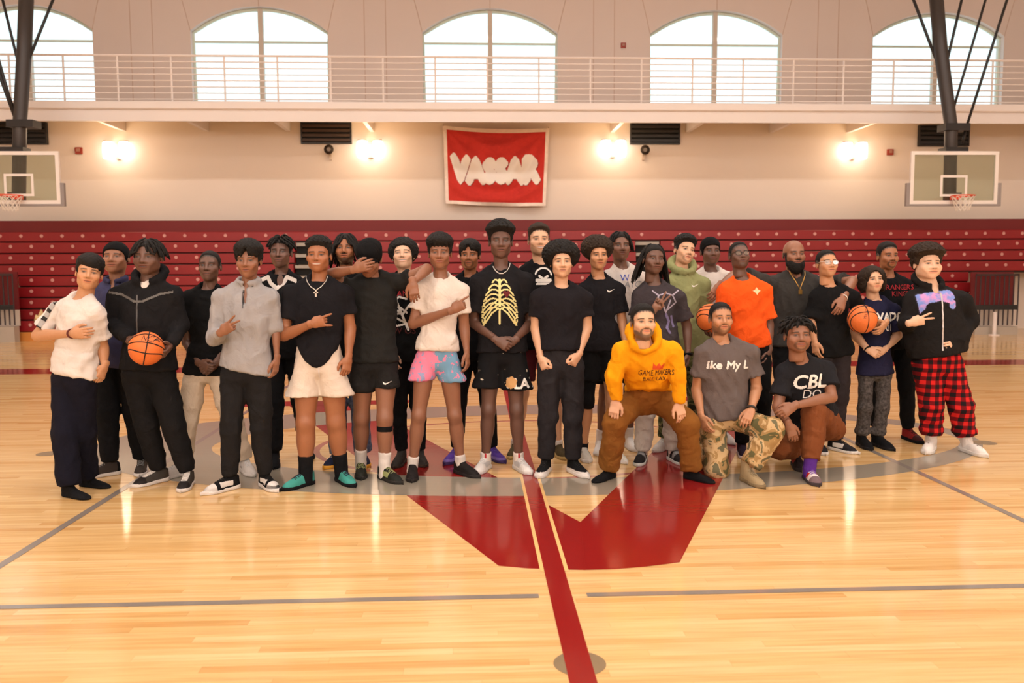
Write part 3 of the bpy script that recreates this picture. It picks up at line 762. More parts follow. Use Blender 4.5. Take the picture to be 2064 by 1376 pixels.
def smooth_knots(ts, rs, n=40):
    # monotone-ish cubic resampling of a profile
    ts = np.asarray(ts, float); rs = np.asarray(rs, float)
    if len(ts) < 3: return ts, rs
    m = np.gradient(rs, ts); T = np.linspace(ts[0], ts[-1], n); R = np.empty(n)
    for i, t in enumerate(T):
        k = min(max(np.searchsorted(ts, t)-1, 0), len(ts)-2); hh = ts[k+1]-ts[k]; x = (t-ts[k])/hh
        R[i] = (2*x**3-3*x**2+1)*rs[k]+(x**3-2*x**2+x)*hh*m[k]+(-2*x**3+3*x**2)*rs[k+1]+(x**3-x**2)*hh*m[k+1]
    return T, R
def loft(a, b, ts, wx, wy=None, xd=(1, 0, 0), cap=1.0, plane=None):
    a = np.asarray(a, float); b = np.asarray(b, float); L = np.linalg.norm(b-a)+1e-9; zd = (b-a)/L
    xd = np.asarray(xd, float); xd = xd-zd*(xd@zd)
    if np.linalg.norm(xd) < 1e-3: xd = np.cross(zd, (0, 1, 0.1))
    xd = unit(xd); yd = np.cross(zd, xd)
    wy = wx if wy is None else wy
    T, RX = smooth_knots(ts, wx); T2, RY = smooth_knots(ts, wy)
    m = max(np.max(RX), np.max(RY))
    def fn(X, Y, Z):
        px, py, pz = X-a[0], Y-a[1], Z-a[2]
        t = (px*zd[0]+py*zd[1]+pz*zd[2])/L; tc = np.clip(t, 0, 1)
        x = px*xd[0]+py*xd[1]+pz*xd[2]; y = px*yd[0]+py*yd[1]+pz*yd[2]
        rx = np.interp(tc, T, RX); ry = np.interp(tc, T2, RY); ax = (t-tc)*L/cap
        mn = np.minimum(rx, ry)
        d = (np.sqrt((x/rx)**2+(y/ry)**2+(ax/mn)**2)-1)*mn
        if plane is not None:
            p0, n0 = plane; d = np.maximum(d, (X-p0[0])*n0[0]+(Y-p0[1])*n0[1]+(Z-p0[2])*n0[2])
        return d
    return (np.minimum(a, b)-m, np.maximum(a, b)+m, fn)
def cone(a, b, ra, rb, plane=None): return loft(a, b, (0, 1), (ra, rb), plane=plane)
def ellip(c, r, R=None):
    c = np.asarray(c, float); r = np.asarray(r, float)*np.ones(3); mn = r.min()
    def fn(X, Y, Z):
        p = (X-c[0], Y-c[1], Z-c[2])
        if R is not None: p = tuple(p[0]*R[0][i]+p[1]*R[1][i]+p[2]*R[2][i] for i in range(3))
        return (np.sqrt((p[0]/r[0])**2+(p[1]/r[1])**2+(p[2]/r[2])**2)-1)*mn
    m = r.max(); return (c-m, c+m, fn)
def vnormals(V, Q):
    n = np.cross(V[Q[:, 2]]-V[Q[:, 0]], V[Q[:, 3]]-V[Q[:, 1]]); N = np.zeros_like(V)
    for i in range(4): np.add.at(N, Q[:, i], n)
    return N/(np.linalg.norm(N, axis=1, keepdims=True)+1e-12)
def folds(V, Q, amp, seed, scale=1.0, vert=1.0):
    r = np.random.RandomState(seed); d = np.zeros(len(V)); N = vnormals(V, Q)
    for w, a in ((0.21, 0.9), (0.13, 0.8), (0.085, 0.6), (0.05, 0.35)):
        k1 = r.normal(size=3); k1[2] *= vert; k1 = k1/np.linalg.norm(k1)*2*np.pi/(w*scale)
        k2 = r.normal(size=3); k2 = k2/np.linalg.norm(k2)*2*np.pi/(w*scale*1.7)
        ph = V@k1+r.rand()*6.3+1.6*np.sin(V@k2+r.rand()*6.3)
        d += a*(0.65-np.abs(np.sin(ph*0.5)))*1.3
    return V+N*(amp*d)[:, None]
def lumps(X, Y, Z, w, seed=0):
    k = 2*np.pi/w; s = seed*1.7
    return (np.sin(k*X+1.3*np.sin(k*0.7*Z+s)+s)*np.sin(k*1.07*Y+1.1*np.sin(k*0.8*X)+2*s)+np.sin(k*0.93*Z+1.2*np.sin(k*0.75*Y)+3*s)*np.sin(k*0.9*X+k*0.4*Y+s))*0.5

# ------------------------------------------------------------------ one head sculpted once, then varied
def sculpt_head():
    f = Field((-0.10, -0.135, -0.20), (0.10, 0.13, 0.135), 0.0040)
    f.warp((np.arange(-0.100, 0.1001, 0.0042), np.concatenate([np.arange(-0.135, -0.045, 0.0040), np.arange(-0.043, 0.135, 0.0085)]),
            np.concatenate([np.arange(-0.200, -0.135, 0.010), np.arange(-0.131, 0.040, 0.0040), np.arange(0.044, 0.140, 0.0085)])))
    f.add(ellip((0, 0.012, 0.028), (0.076, 0.098, 0.086)))
    f.add(ellip((0, -0.030, -0.046), (0.060, 0.060, 0.072)), 0.03)
    f.add(ellip((0, -0.066, -0.101), (0.026, 0.022, 0.021)), 0.030)
    for s in (-1, 1):
        f.add(ellip((s*0.045, -0.010, -0.070), (0.016, 0.024, 0.023)), 0.035)
        f.add(ellip((s*0.046, -0.060, -0.030), (0.019, 0.018, 0.016)), 0.030)
    f.add(loft((-0.040, -0.072, 0.019), (0.040, -0.072, 0.019), (0, 0.5, 1), (0.010, 0.0125, 0.010)), 0.022)
    for s in (-1, 1):
        f.sub(ellip((s*0.032, -0.100, -0.004), (0.019, 0.017, 0.013)), 0.012)
        f.add(ellip((s*0.031, -0.0735, -0.004), (0.0145, 0.0130, 0.0115)), 0.004)
    f.add(loft((0, -0.084, 0.012), (0, -0.104, -0.034), (0, 0.5, 1), (0.0085, 0.0095, 0.0125)), 0.014)
    for s in (-1, 1): f.add(ellip((s*0.0145, -0.093, -0.038), (0.0095, 0.0105, 0.0085)), 0.010)
    f.add(ellip((0, -0.083, -0.056), (0.030, 0.010, 0.020)), 0.02)
    f.add(ellip((0, -0.0905, -0.0625), (0.0235, 0.0085, 0.0058)), 0.006)
    f.add(ellip((0, -0.0890, -0.0735), (0.0200, 0.0090, 0.0066)), 0.006)
    f.sub(ellip((0, -0.101, -0.0680), (0.025, 0.008, 0.0020)), 0.004)
    for s in (-1, 1):
        f.add(ellip((s*0.080, 0.014, -0.012), (0.008, 0.019, 0.031)), 0.010)
        f.sub(ellip((s*0.0895, 0.010, -0.010), (0.006, 0.010, 0.018)), 0.004)
    f.add(loft((0, 0.018, -0.06), (0, 0.028, -0.165), (0, 1), (0.050, 0.050)), 0.02)
    return f.mesh()
HEAD_V, HEAD_Q = sculpt_head()
def hairline(y):
    return np.interp(y, [-0.13, -0.09, -0.060, -0.035, -0.015, 0.0, 0.03, 0.055, 0.15], [0.080, 0.068, 0.054, 0.028, -0.020, -0.005, -0.008, -0.062, -0.075])
def sstep(x, a, b): t = np.clip((x-a)/(b-a), 0, 1); return t*t*(3-2*t)
def paint_head(V, skin, o):
    x, y, z = V.T; ax = np.abs(x); col = np.tile(np.asarray(skin, float), (len(V), 1))
    def mix(m, c, a=1.0):
        nonlocal col
        m = np.clip(m*a, 0, 1)[:, None]; col = col*(1-m)+np.asarray(c)*m
    hairc = np.asarray(o.get('hairc', (0.012, 0.009, 0.008))); front = y < -0.03
    sk = np.asarray(skin)
    # warmer cheek tint and darker tone round the eyes
    mix(np.exp(-((ax-0.040)/0.018)**2-((z+0.035)/0.018)**2)*front, sk*np.array([1.12, 0.95, 0.9]), 0.5)
    mix(np.exp(-((ax-0.032)/0.020)**2-((z+0.010)/0.011)**2)*front, sk*0.72, 0.55)
    # lips
    lip = sk*np.array([0.95, 0.62, 0.60])+np.array([0.03, 0.0, 0.0])
    lw = 0.0255+0.004*o.get('smile', 0)
    zl = -0.068+0.10*o.get('smile', 0)*ax
    ml = (1-sstep(np.sqrt((x/lw)**2+((z-zl)/0.0125)**2), 0.8, 1.1))*(y < -0.07)
    mix(ml, lip, 0.85)
    gap = 0.0026+0.0022*(o.get('smile', 0) > 0.6)
    mm = (1-sstep(np.sqrt((x/(lw*0.92))**2+((z-zl)/gap)**2), 0.7, 1.3))*(y < -0.07)
    mix(mm, (0.62, 0.57, 0.52) if o.get('smile', 0) > 0.6 else sk*0.18, 0.9)
    # nostrils
    mix(np.exp(-((ax-0.008)/0.0045)**2-((z+0.0455)/0.0032)**2)*(y < -0.085), sk*0.15, 0.9)
    # brows
    bz = 0.0165+0.05*(0.036-ax)*(ax < 0.036)-0.20*np.maximum(ax-0.036, 0)+0.0
    mb = (1-sstep(np.abs(z-bz), 0.0025, 0.0055))*sstep(ax, 0.011, 0.017)*(1-sstep(ax, 0.050, 0.057))*front
    mix(mb, hairc, 0.85)
    # eyes
    ex = ax-0.0315; ez = z+0.004; eo = o.get('eye', 1.0)
    almond = (1-sstep(np.sqrt((ex/0.0145)**2+(ez/(0.0052*eo))**2), 0.85, 1.1))*(y < -0.055)
    mix(almond, np.array((0.15, 0.13, 0.12))+0.28*sk, 0.95)
    mix((1-sstep(np.sqrt(ex**2+ez**2), 0.0068, 0.0098))*almond, (0.018, 0.010, 0.007))
    lash = (1-sstep(np.abs(ez-0.0056*eo*np.sqrt(np.clip(1-(ex/0.0165)**2, 0, 1))), 0.0012, 0.0032))*(np.abs(ex) < 0.016)*(y < -0.055)
    mix(lash, sk*0.08, 0.85)
    # beards
    b = o.get('beard', '')
    st = 0.0
    if 'm' in b: st = np.maximum(st, (1-sstep(np.sqrt((x/0.030)**2+((z+0.0525)/0.0055)**2), 0.75, 1.15))*(y < -0.06))
    if 'g' in b: st = np.maximum(st, (1-sstep(np.sqrt((x/0.028)**2+((z+0.101)/0.020)**2), 0.75, 1.15))*(y < -0.04)*(1-ml))
    if 'c' in b: st = np.maximum(st, (1-sstep(np.abs(np.sqrt((x/0.034)**2+((z+0.074)/0.030)**2)-1), 0.10, 0.28))*(y < -0.04)*(z < -0.05))
    if 'j' in b:
        jl = -0.060-0.030*np.cos(np.clip(ax/0.06, 0, 1)*1.57)
        st = np.maximum(st, sstep(jl-z, -0.004, 0.006)*(y < 0.01)*(z > -0.135)*(1-ml))
        st = np.maximum(st, sstep(ax, 0.056, 0.062)*(y > -0.03)*(y < 0.005)*(z < 0.01)*(z > -0.09))
    if np.ndim(st): mix(st, hairc*1.3, o.get('beardw', 0.8))
    # close-cropped hair shading of the scalp
    hd = sstep(z-hairline(y)+0.003*np.sin(x*300), -0.006, 0.012)
    mix(hd, hairc*1.4+sk*0.012, o.get('scalp', 0.9))
    return col

# ------------------------------------------------------------------ hair
CR_C, CR_R = np.array((0, 0.012, 0.028)), np.array((0.076, 0.098, 0.086))
def cran(X, Y, Z, t=0.0):
    r = CR_R+t
    return (np.sqrt(((X-CR_C[0])/r[0])**2+((Y-CR_C[1])/r[1])**2+((Z-CR_C[2])/r[2])**2)-1)*r.min()
def hair_shell(th, top=0.0, lump=0.0, w=0.02, seed=0, fringe=None, cutoff=0.0, hat=False, low=0.0):
    f = Field((-0.15, -0.16, -0.13), (0.15, 0.18, 0.25), 0.0062)
    X, Y, Z = f.xyz()
    hl = hairline(Y)+cutoff-low*sstep(Y, -0.03, 0.02)
    if fringe is not None:
        fr = fringe(X); hl = np.where(Y < -0.045, np.minimum(hl, fr), hl)
    edge = sstep(Z-hl, -0.004, 0.022) if not hat else 1.0
    d = cran(X, Y, Z)-th*(0.25+0.75*edge)-top*sstep(Z, 0.03, 0.10)*edge
    if lump:
        d = d+edge*(lump*lumps(X, Y, Z, w, seed)+0.5*lump*lumps(X, Y, Z, w*0.55, seed+3))
        hl = hl+0.6*lump*lumps(X, Y, Z, 0.022, seed+6)
    d = np.maximum(d, (hl-Z)*0.8)
    f.F = np.broadcast_to(d, f.F.shape).astype(np.float32)
    return f.mesh()
def hair_afro(rx, ry, rz, c=(0, 0.03, 0.055), lump=0.007, w=0.028, seed=0, face=0.0, low=-0.03):
    f = Field((-0.19, -0.18, -0.15), (0.19, 0.22, 0.28), 0.0068)
    X, Y, Z = f.xyz()
    d = (np.sqrt(((X-c[0])/rx)**2+((Y-c[1])/ry)**2+((Z-c[2])/rz)**2)-1)*min(rx, ry, rz)
    d = smin(d, cran(X, Y, Z)-0.008, 0.02)
    d = d+lump*lumps(X, Y, Z, w, seed)+0.6*lump*lumps(X, Y, Z, w*0.5, seed+5)
    hl = np.interp(Y, [-0.16, -0.09, -0.06, -0.03, 0.0, 0.05, 0.2], [0.074, 0.064+face, 0.046+face, 0.006, low, low-0.03, low-0.05])
    d = np.maximum(d, (hl-Z)*0.8+0.25*lump*lumps(X, Y, Z, w*0.7, seed+9))
    d = np.maximum(d, -(cran(X, Y, Z)+0.03))
    f.F = np.broadcast_to(d, f.F.shape).astype(np.float32)
    return f.mesh()
def hair_bob(seed=0):
    f = Field((-0.16, -0.15, -0.18), (0.16, 0.18, 0.20), 0.006); X, Y, Z = f.xyz()
    d = cran(X, Y, Z)-0.014
    for s in (-1, 1):
        d = smin(d, (np.sqrt(((X-s*0.088)/0.030)**2+((Y-0.012)/0.065)**2+((Z+0.020)/0.088)**2)-1)*0.030, 0.03)
    d = smin(d, (np.sqrt((X/0.095)**2+((Y-0.07)/0.055)**2+((Z+0.02)/0.095)**2)-1)*0.055, 0.03)
    d = d+0.005*np.sin(2*np.pi*(X+0.35*Y)/0.022+3*np.sin(Z*40))*sstep(np.abs(X), 0.02, 0.06)+0.003*lumps(X, Y, Z, 0.03, seed)
    face = np.sqrt((X/0.060)**2+((Z+0.035)/0.112)**2)                    # centre parting frames the face
    d = np.maximum(d, np.where(Y < -0.010, (1-face)*0.06, -1.0))
    d = np.maximum(d, -(cran(X, Y, Z)+0.008))
    f.F = np.broadcast_to(d, f.F.shape).astype(np.float32); return f.mesh()
def hair_tubes(n, length, rad, seed, up_=0.02, spread=0.25, ymin=-0.075, stiff=0.5, part=0.0, zlow=0.0, fall=1.0):
    r = random.Random(seed); mb = MB(); cnt = 0; i = 0
    while cnt < n and i < n*6:
        i += 1; g = (i*0.618034) % 1; h = 1-((i+0.5)/(n*1.6) % 1.0)*1.15
        if h < -0.4: continue
        a = 2*math.pi*g; q = math.sqrt(max(0, 1-h*h)); nv = np.array([q*math.cos(a), q*math.sin(a), h])
        p = CR_C+nv*CR_R
        if p[2] < float(hairline(p[1]))+0.006+zlow or p[1] < ymin-0.03: continue
        cnt += 1
        nd = unit(nv/CR_R); L = length*r.uniform(0.75, 1.15); st = 9; pts = [p-nd*0.004]
        side = 1 if p[0] > part else -1
        d = unit(nd*1.0+np.array([0, 0, up_*10])+np.array([r.uniform(-.4, .4), r.uniform(-.4, .4), 0])*spread)
        pos = p.copy()
        for k in range(st):
            tgt = np.array([side*0.28, 0.12 if p[1] > -0.02 else -0.02, -1.0*fall])
            d = unit(d*stiff+tgt*(1-stiff)); pos = pos+d*L/st
            q2 = (pos-CR_C)/(CR_R+0.010); qn = np.linalg.norm(q2)
            if qn < 1: pos = CR_C+q2/qn*(CR_R+0.010)
            if pos[2] < 0.02 and pos[1] < -0.03:           # keep the face clear
                pos[0] = side*max(abs(pos[0]), 0.072); 
            pts.append(pos.copy())
        mb.tube(pts, [rad]*(len(pts)-2)+[rad*0.9, rad*0.5], 5)
    return mb.V, mb.F

# ------------------------------------------------------------------ hands
def hand_mesh(W, d, n, side, pose, s, res=0.0048):
    d = unit(d); n = np.asarray(n, float); n = unit(n-d*(n@d)); t = np.cross(d, n)*(1 if side == 'l' else -1)
    def P(u, v, w): return W+s*(u*d+v*t+w*n)
    curls = {'relaxed': [(18, 28, 18), (22, 32, 20), (26, 36, 22), (30, 38, 22)], 'fist': [(78, 95, 55)]*4, 'flat': [(6, 8, 5)]*4,
             'grip': [(24, 26, 16), (22, 24, 16), (24, 26, 16), (30, 28, 18)], 'point': [(0, 3, 2), (80, 95, 55), (80, 95, 55), (80, 95, 55)],
             'peace': [(2, 4, 2), (2, 4, 2), (82, 95, 55), (84, 95, 55)], 'horns': [(2, 4, 2), (80, 95, 55), (80, 95, 55), (8, 8, 4)],
             'three': [(10, 14, 8), (8, 14, 8), (10, 14, 8), (55, 70, 40)], 'drape': [(30, 22, 12), (32, 24, 12), (34, 26, 14), (36, 28, 14)],
             'clasp': [(40, 55, 30), (42, 58, 30), (44, 58, 30), (46, 58, 30)], 'pinch': [(55, 60, 30), (62, 70, 40), (68, 80, 45), (70, 85, 45)]}[pose]
    spread = {'peace': (13, -9, 0, 0), 'grip': (9, 2, -5, -12), 'three': (10, 0, -9, 0), 'horns': (8, 0, 0, -14)}.get(pose, (4, 1, -2, -6))
    f = Field(W-0.02-0.2*s, W+0.02+0.2*s, res)
    lo = np.minimum(W, W+d*0.2*s)-0.11*s; hi = np.maximum(W, W+d*0.2*s)+0.11*s
    f = Field(lo, hi, res)
    f.add(loft(P(-0.03, 0, 0), P(0.02, 0, 0.002), (0, 1), (0.030*s, 0.031*s), (0.021*s, 0.019*s), t))
    f.add(loft(P(0.012, 0.0, 0.003), P(0.086, -0.001, 0.0), (0, 0.5, 1), (0.031*s, 0.038*s, 0.040*s), (0.017*s, 0.0155*s, 0.0125*s), t, cap=0.7), 0.014*s)
    f.add(ellip(P(0.036, 0.022, 0.010), np.array((0.026, 0.017, 0.014))*s, None), 0.012*s)
    for i, (v0, ln, r) in enumerate(((0.0295, 0.073, 0.0088), (0.0100, 0.081, 0.0090), (-0.0100, 0.075, 0.0086), (-0.0290, 0.059, 0.0078))):
        ang = 0.0; b = np.array([0.088-0.003*abs(i-1.2), v0, 0.0]); sp = math.radians(spread[i])
        pts = [b-np.array([0.012, 0, 0])]; cur = b.copy(); pts = [cur.copy()]
        for fr, c in zip((0.45, 0.31, 0.24), curls[i]):
            ang += math.radians(c)
            cur = cur+ln*fr*np.array([math.cos(ang)*math.cos(sp), math.sin(sp)*math.cos(ang), math.sin(ang)]); pts.append(cur.copy())
        w = [P(*p) for p in pts]; rr = [r*1.06, r, r*0.93, r*0.82]
        for k in range(3): f.add(cone(w[k], w[k+1], rr[k]*s, rr[k+1]*s), 0.004*s)
    th = {'fist': [(0.022, 0.034, 0.008), (0.056, 0.036, 0.024), (0.078, 0.016, 0.034), (0.088, 0.002, 0.036)],
          'point': [(0.022, 0.034, 0.008), (0.056, 0.038, 0.022), (0.080, 0.020, 0.032), (0.092, 0.006, 0.034)],
          'peace': [(0.022, 0.034, 0.008), (0.056, 0.034, 0.026), (0.078, 0.010, 0.034), (0.086, -0.006, 0.036)],
          'horns': [(0.022, 0.034, 0.008), (0.056, 0.034, 0.026), (0.078, 0.010, 0.034), (0.086, -0.006, 0.036)],
          'pinch': [(0.020, 0.034, 0.008), (0.052, 0.046, 0.022), (0.085, 0.044, 0.032), (0.104, 0.038, 0.036)],
          'grip': [(0.018, 0.034, 0.006), (0.040, 0.062, 0.020), (0.062, 0.080, 0.032), (0.080, 0.090, 0.040)]}.get(pose,
          [(0.018, 0.034, 0.006), (0.048, 0.052, 0.014), (0.078, 0.058, 0.020), (0.100, 0.056, 0.024)])
    w = [P(*p) for p in th]
    for k, (ra, rb) in enumerate(((0.0135, 0.0120), (0.0115, 0.0105), (0.0102, 0.0085))): f.add(cone(w[k], w[k+1], ra*s, rb*s), 0.008*s)
    return f.mesh()

# ------------------------------------------------------------------ shoes (foot frame: u heel to toe, v across, w up, ankle over the origin)
def shoe_upper(kind):
    f = Field((-0.085, -0.07, -0.01), (0.235, 0.07, 0.22), 0.0074); X, Y, Z = f.xyz()
    hw = np.interp(X, [-0.075, -0.066, -0.05, -0.02, 0.04, 0.10, 0.15, 0.19, 0.208, 0.218], [0.004, 0.020, 0.031, 0.036, 0.037, 0.046, 0.047, 0.036, 0.022, 0.004])
    tp = {'low': [0.02, 0.085, 0.102, 0.106, 0.100, 0.084, 0.068, 0.054, 0.036, 0.008], 'croc': [0.02, 0.055, 0.064, 0.066, 0.074, 0.078, 0.074, 0.060, 0.040, 0.008],
          'sock': [0.02, 0.06, 0.075, 0.085, 0.076, 0.056, 0.044, 0.032, 0.020, 0.006], 'boot': [0.02, 0.08, 0.10, 0.11, 0.095, 0.076, 0.066, 0.056, 0.038, 0.008]}
    tp['high'] = tp['low']
    top = np.interp(X, [-0.075, -0.066, -0.05, -0.02, 0.04, 0.08, 0.13, 0.175, 0.205, 0.218], tp[kind])
    q = ((np.abs(Y)/np.maximum(hw, 1e-3))**2.6+(np.maximum(Z, 0)/np.maximum(top, 1e-3))**2.6)**(1/2.6)
    d = (q-1)*np.minimum(hw, top)
    d = np.maximum(d, -(Z-0.004))
    f.F = np.broadcast_to(d, f.F.shape).astype(np.float32)
    ht = {'low': 0.100, 'croc': 0.05, 'sock': 0.15, 'boot': 0.17, 'high': 0.140}[kind]
    if kind != 'croc': f.add(loft((-0.012, 0, 0.05), (-0.020, 0, ht), (0, 1), (0.046, 0.044), (0.036, 0.036), (1, 0, 0), cap=0.25), 0.02)
    if kind in ('low', 'high'): f.add(loft((0.035, 0, 0.082), (0.012, 0, ht+0.022), (0, 1), (0.022, 0.020), (0.010, 0.008), (0, 1, 0)), 0.012)
    return f.mesh()
def shoe_sole(thick):
    f = Field((-0.09, -0.07, -0.012), (0.24, 0.07, 0.06), 0.0080); X, Y, Z = f.xyz()
    hw = np.interp(X, [-0.080, -0.072, -0.05, -0.02, 0.04, 0.10, 0.15, 0.19, 0.212, 0.224], [0.004, 0.024, 0.037, 0.041, 0.041, 0.050, 0.051, 0.040, 0.025, 0.004])
    t = thick*np.interp(X, [-0.08, 0.0, 0.14, 0.22], [1.1, 1.0, 0.9, 0.95])
    d = np.maximum(np.abs(Y)-hw, np.abs(Z-t/2)-t/2)
    f.F = np.broadcast_to(d, f.F.shape).astype(np.float32)
    return f.mesh()
SHOE = {}
def shoe_geo(kind):
    if kind not in SHOE:
        SHOE[kind] = (shoe_upper(kind), shoe_sole({'low': 0.030, 'high': 0.032, 'croc': 0.034, 'sock': 0.004, 'boot': 0.030}[kind]))
    return SHOE[kind]
SHOE_ME = {}
def add_shoe(parent, A, ang, kind, col, sole, panels=(), lace=None, s=1.0, base=(0, 0, 0), label=None, pitch=0.0):
    (uv, uq), (sv, sq) = shoe_geo(kind)
    key = (kind, tuple(col), tuple(sole), str(panels), lace)
    if key not in SHOE_ME:
        def me(V, Q, mat):
            o = fast_mesh('shoe_part', V, Q, mat); m = o.data; bpy.data.objects.remove(o); return m
        N = vnormals(uv, uq); cenq = uv[uq].mean(1)
        lst = []
        for nm, sel, c in panels:
            x, y, z = cenq.T
            msk = {'toe': x > 0.135, 'toecap': (x > 0.150), 'heel': x < -0.045, 'side': (np.abs(y) > 0.022) & (x > 0.0) & (x < 0.105) & (z > 0.036) & (z < 0.074) & (z > 0.02+0.32*np.abs(x-0.05)),
                   'mid': (x > -0.01) & (x < 0.11) & (z < 0.06), 'low': z < 0.045, 'collar': z > 0.105, 'tongue': (x > 0.0) & (np.abs(y) < 0.02) & (z > 0.065), 'strap': (x > 0.05) & (x < 0.10) & (z > 0.035)}[sel]
            q = uq[msk]
            if len(q): lst.append((nm, me(uv+N*0.0022, q, cloth(c, 0.6))))
        lm = None
        if lace is not None:
            mb = MB()
            for i in range(5):
                u = 0.045+0.017*i; zt_ = np.interp(u, [0.04, 0.08, 0.13], [0.106, 0.091, 0.073])
                mb.tube([(u, -0.022, zt_-0.010), (u+0.004*(-1)**i, -0.008, zt_), (u-0.004*(-1)**i, 0.008, zt_), (u, 0.022, zt_-0.010)], 0.0028, 5)
            m_ = bpy.data.meshes.new('laces'); m_.from_pydata(mb.V, [], mb.F); m_.materials.append(cloth(lace, 0.8)); lm = m_
        hm = None
        if kind == 'croc':
            mb = MB()
            for (u, v) in ((0.12, 0), (0.145, 0.018), (0.145, -0.018), (0.17, 0), (0.11, 0.028), (0.11, -0.028)):
                zt_ = np.interp(u, [0.10, 0.13, 0.175], [0.076, 0.072, 0.056])*(1-0.35*(abs(v)/0.03)**2)
                mb.cyl((u, v, zt_), (0.25, v*8, 1), 0.006, 0.006, 8)
            m_ = bpy.data.meshes.new('vent_holes'); m_.from_pydata(mb.V, [], mb.F); m_.materials.append(cloth((0.16, 0.12, 0.10), 0.8)); hm = m_
        SHOE_ME[key] = (me(uv, uq, cloth(col, 0.65)), me(sv, sq, cloth(sole, 0.6)), lst, lm, hm)
    up_, so_, pl, lm, hm = SHOE_ME[key]
    a = math.radians(ang); f = np.array([math.sin(a), -math.cos(a), 0]); zz = np.array([0, 0, 1.0])
    if pitch:
        p_ = math.radians(pitch); f, zz = f*math.cos(p_)-zz*math.sin(p_), zz*math.cos(p_)+f*math.sin(p_)
    v = np.cross(zz, f)
    nm = {'croc': 'clog', 'sock': 'sock', 'boot': 'boot'}.get(kind, 'sneaker')
    o = bpy.data.objects.new(nm, up_); C.objects.link(o); o.parent = parent
    o.matrix_local = Matrix(((f[0]*s, v[0]*s, zz[0]*s, A[0]-base[0]), (f[1]*s, v[1]*s, zz[1]*s, A[1]-base[1]), (f[2]*s, v[2]*s, zz[2]*s, A[2]-base[2]), (0, 0, 0, 1)))
    if label: o['label'] = label
    kids = [('sole', so_)] if kind != 'sock' else []
    kids += pl
    if lm: kids.append(('laces', lm))
    if hm: kids.append(('vent_holes', hm))
    for n_, m_ in kids:
        c = bpy.data.objects.new(n_, m_); C.objects.link(c); c.parent = o
    return o

# ------------------------------------------------------------------ a whole person
def skin_material():
    m, nt, b = new_mat('skin')
    a = nt.nodes.new('ShaderNodeVertexColor'); a.layer_name = 'Col'
    n = nt.nodes.new('ShaderNodeTexNoise'); n.inputs['Scale'].default_value = 60; n.inputs['Detail'].default_value = 3
    mx = nt.nodes.new('ShaderNodeMix'); mx.data_type = 'RGBA'; mx.blend_type = 'MULTIPLY'; mx.inputs[0].default_value = 0.12
    tc = nt.nodes.new('ShaderNodeTexCoord'); nt.links.new(tc.outputs['Object'], n.inputs['Vector'])
    nt.links.new(a.outputs['Color'], mx.inputs[6]); nt.links.new(n.outputs['Fac'], mx.inputs[7]); nt.links.new(mx.outputs[2], b.inputs['Base Color'])
    b.inputs['Roughness'].default_value = 0.42; b.inputs['Specular IOR Level'].default_value = 0.5
    b.inputs['Subsurface Weight'].default_value = 0.06; b.inputs['Subsurface Radius'].default_value = (0.012, 0.005, 0.003)
    return m
M_SKIN = skin_material()
HAIR_BLACK = (0.010, 0.008, 0.007)
def hair_mat(c, rough=0.75):
    return plain('hair_%03d_%03d_%03d' % tuple(int(x*999) for x in c), c, rough, var=0.5, scale=160, bump=0.5, spec=0.3)
PEOPLE = {}
def rot_xyz(yaw, pitch, roll):
    y, p, r = math.radians(yaw), math.radians(-pitch), math.radians(roll)
    Rz = np.array([[math.cos(y), -math.sin(y), 0], [math.sin(y), math.cos(y), 0], [0, 0, 1]])
    Rx = np.array([[1, 0, 0], [0, math.cos(p), -math.sin(p)], [0, math.sin(p), math.cos(p)]])
    Ry = np.array([[math.cos(r), 0, math.sin(r)], [0, 1, 0], [-math.sin(r), 0, math.cos(r)]])
    return Rz@Ry@Rx
def bbox_pts(pts, m): pts = np.array(pts); return pts.min(0)-m, pts.max(0)+m

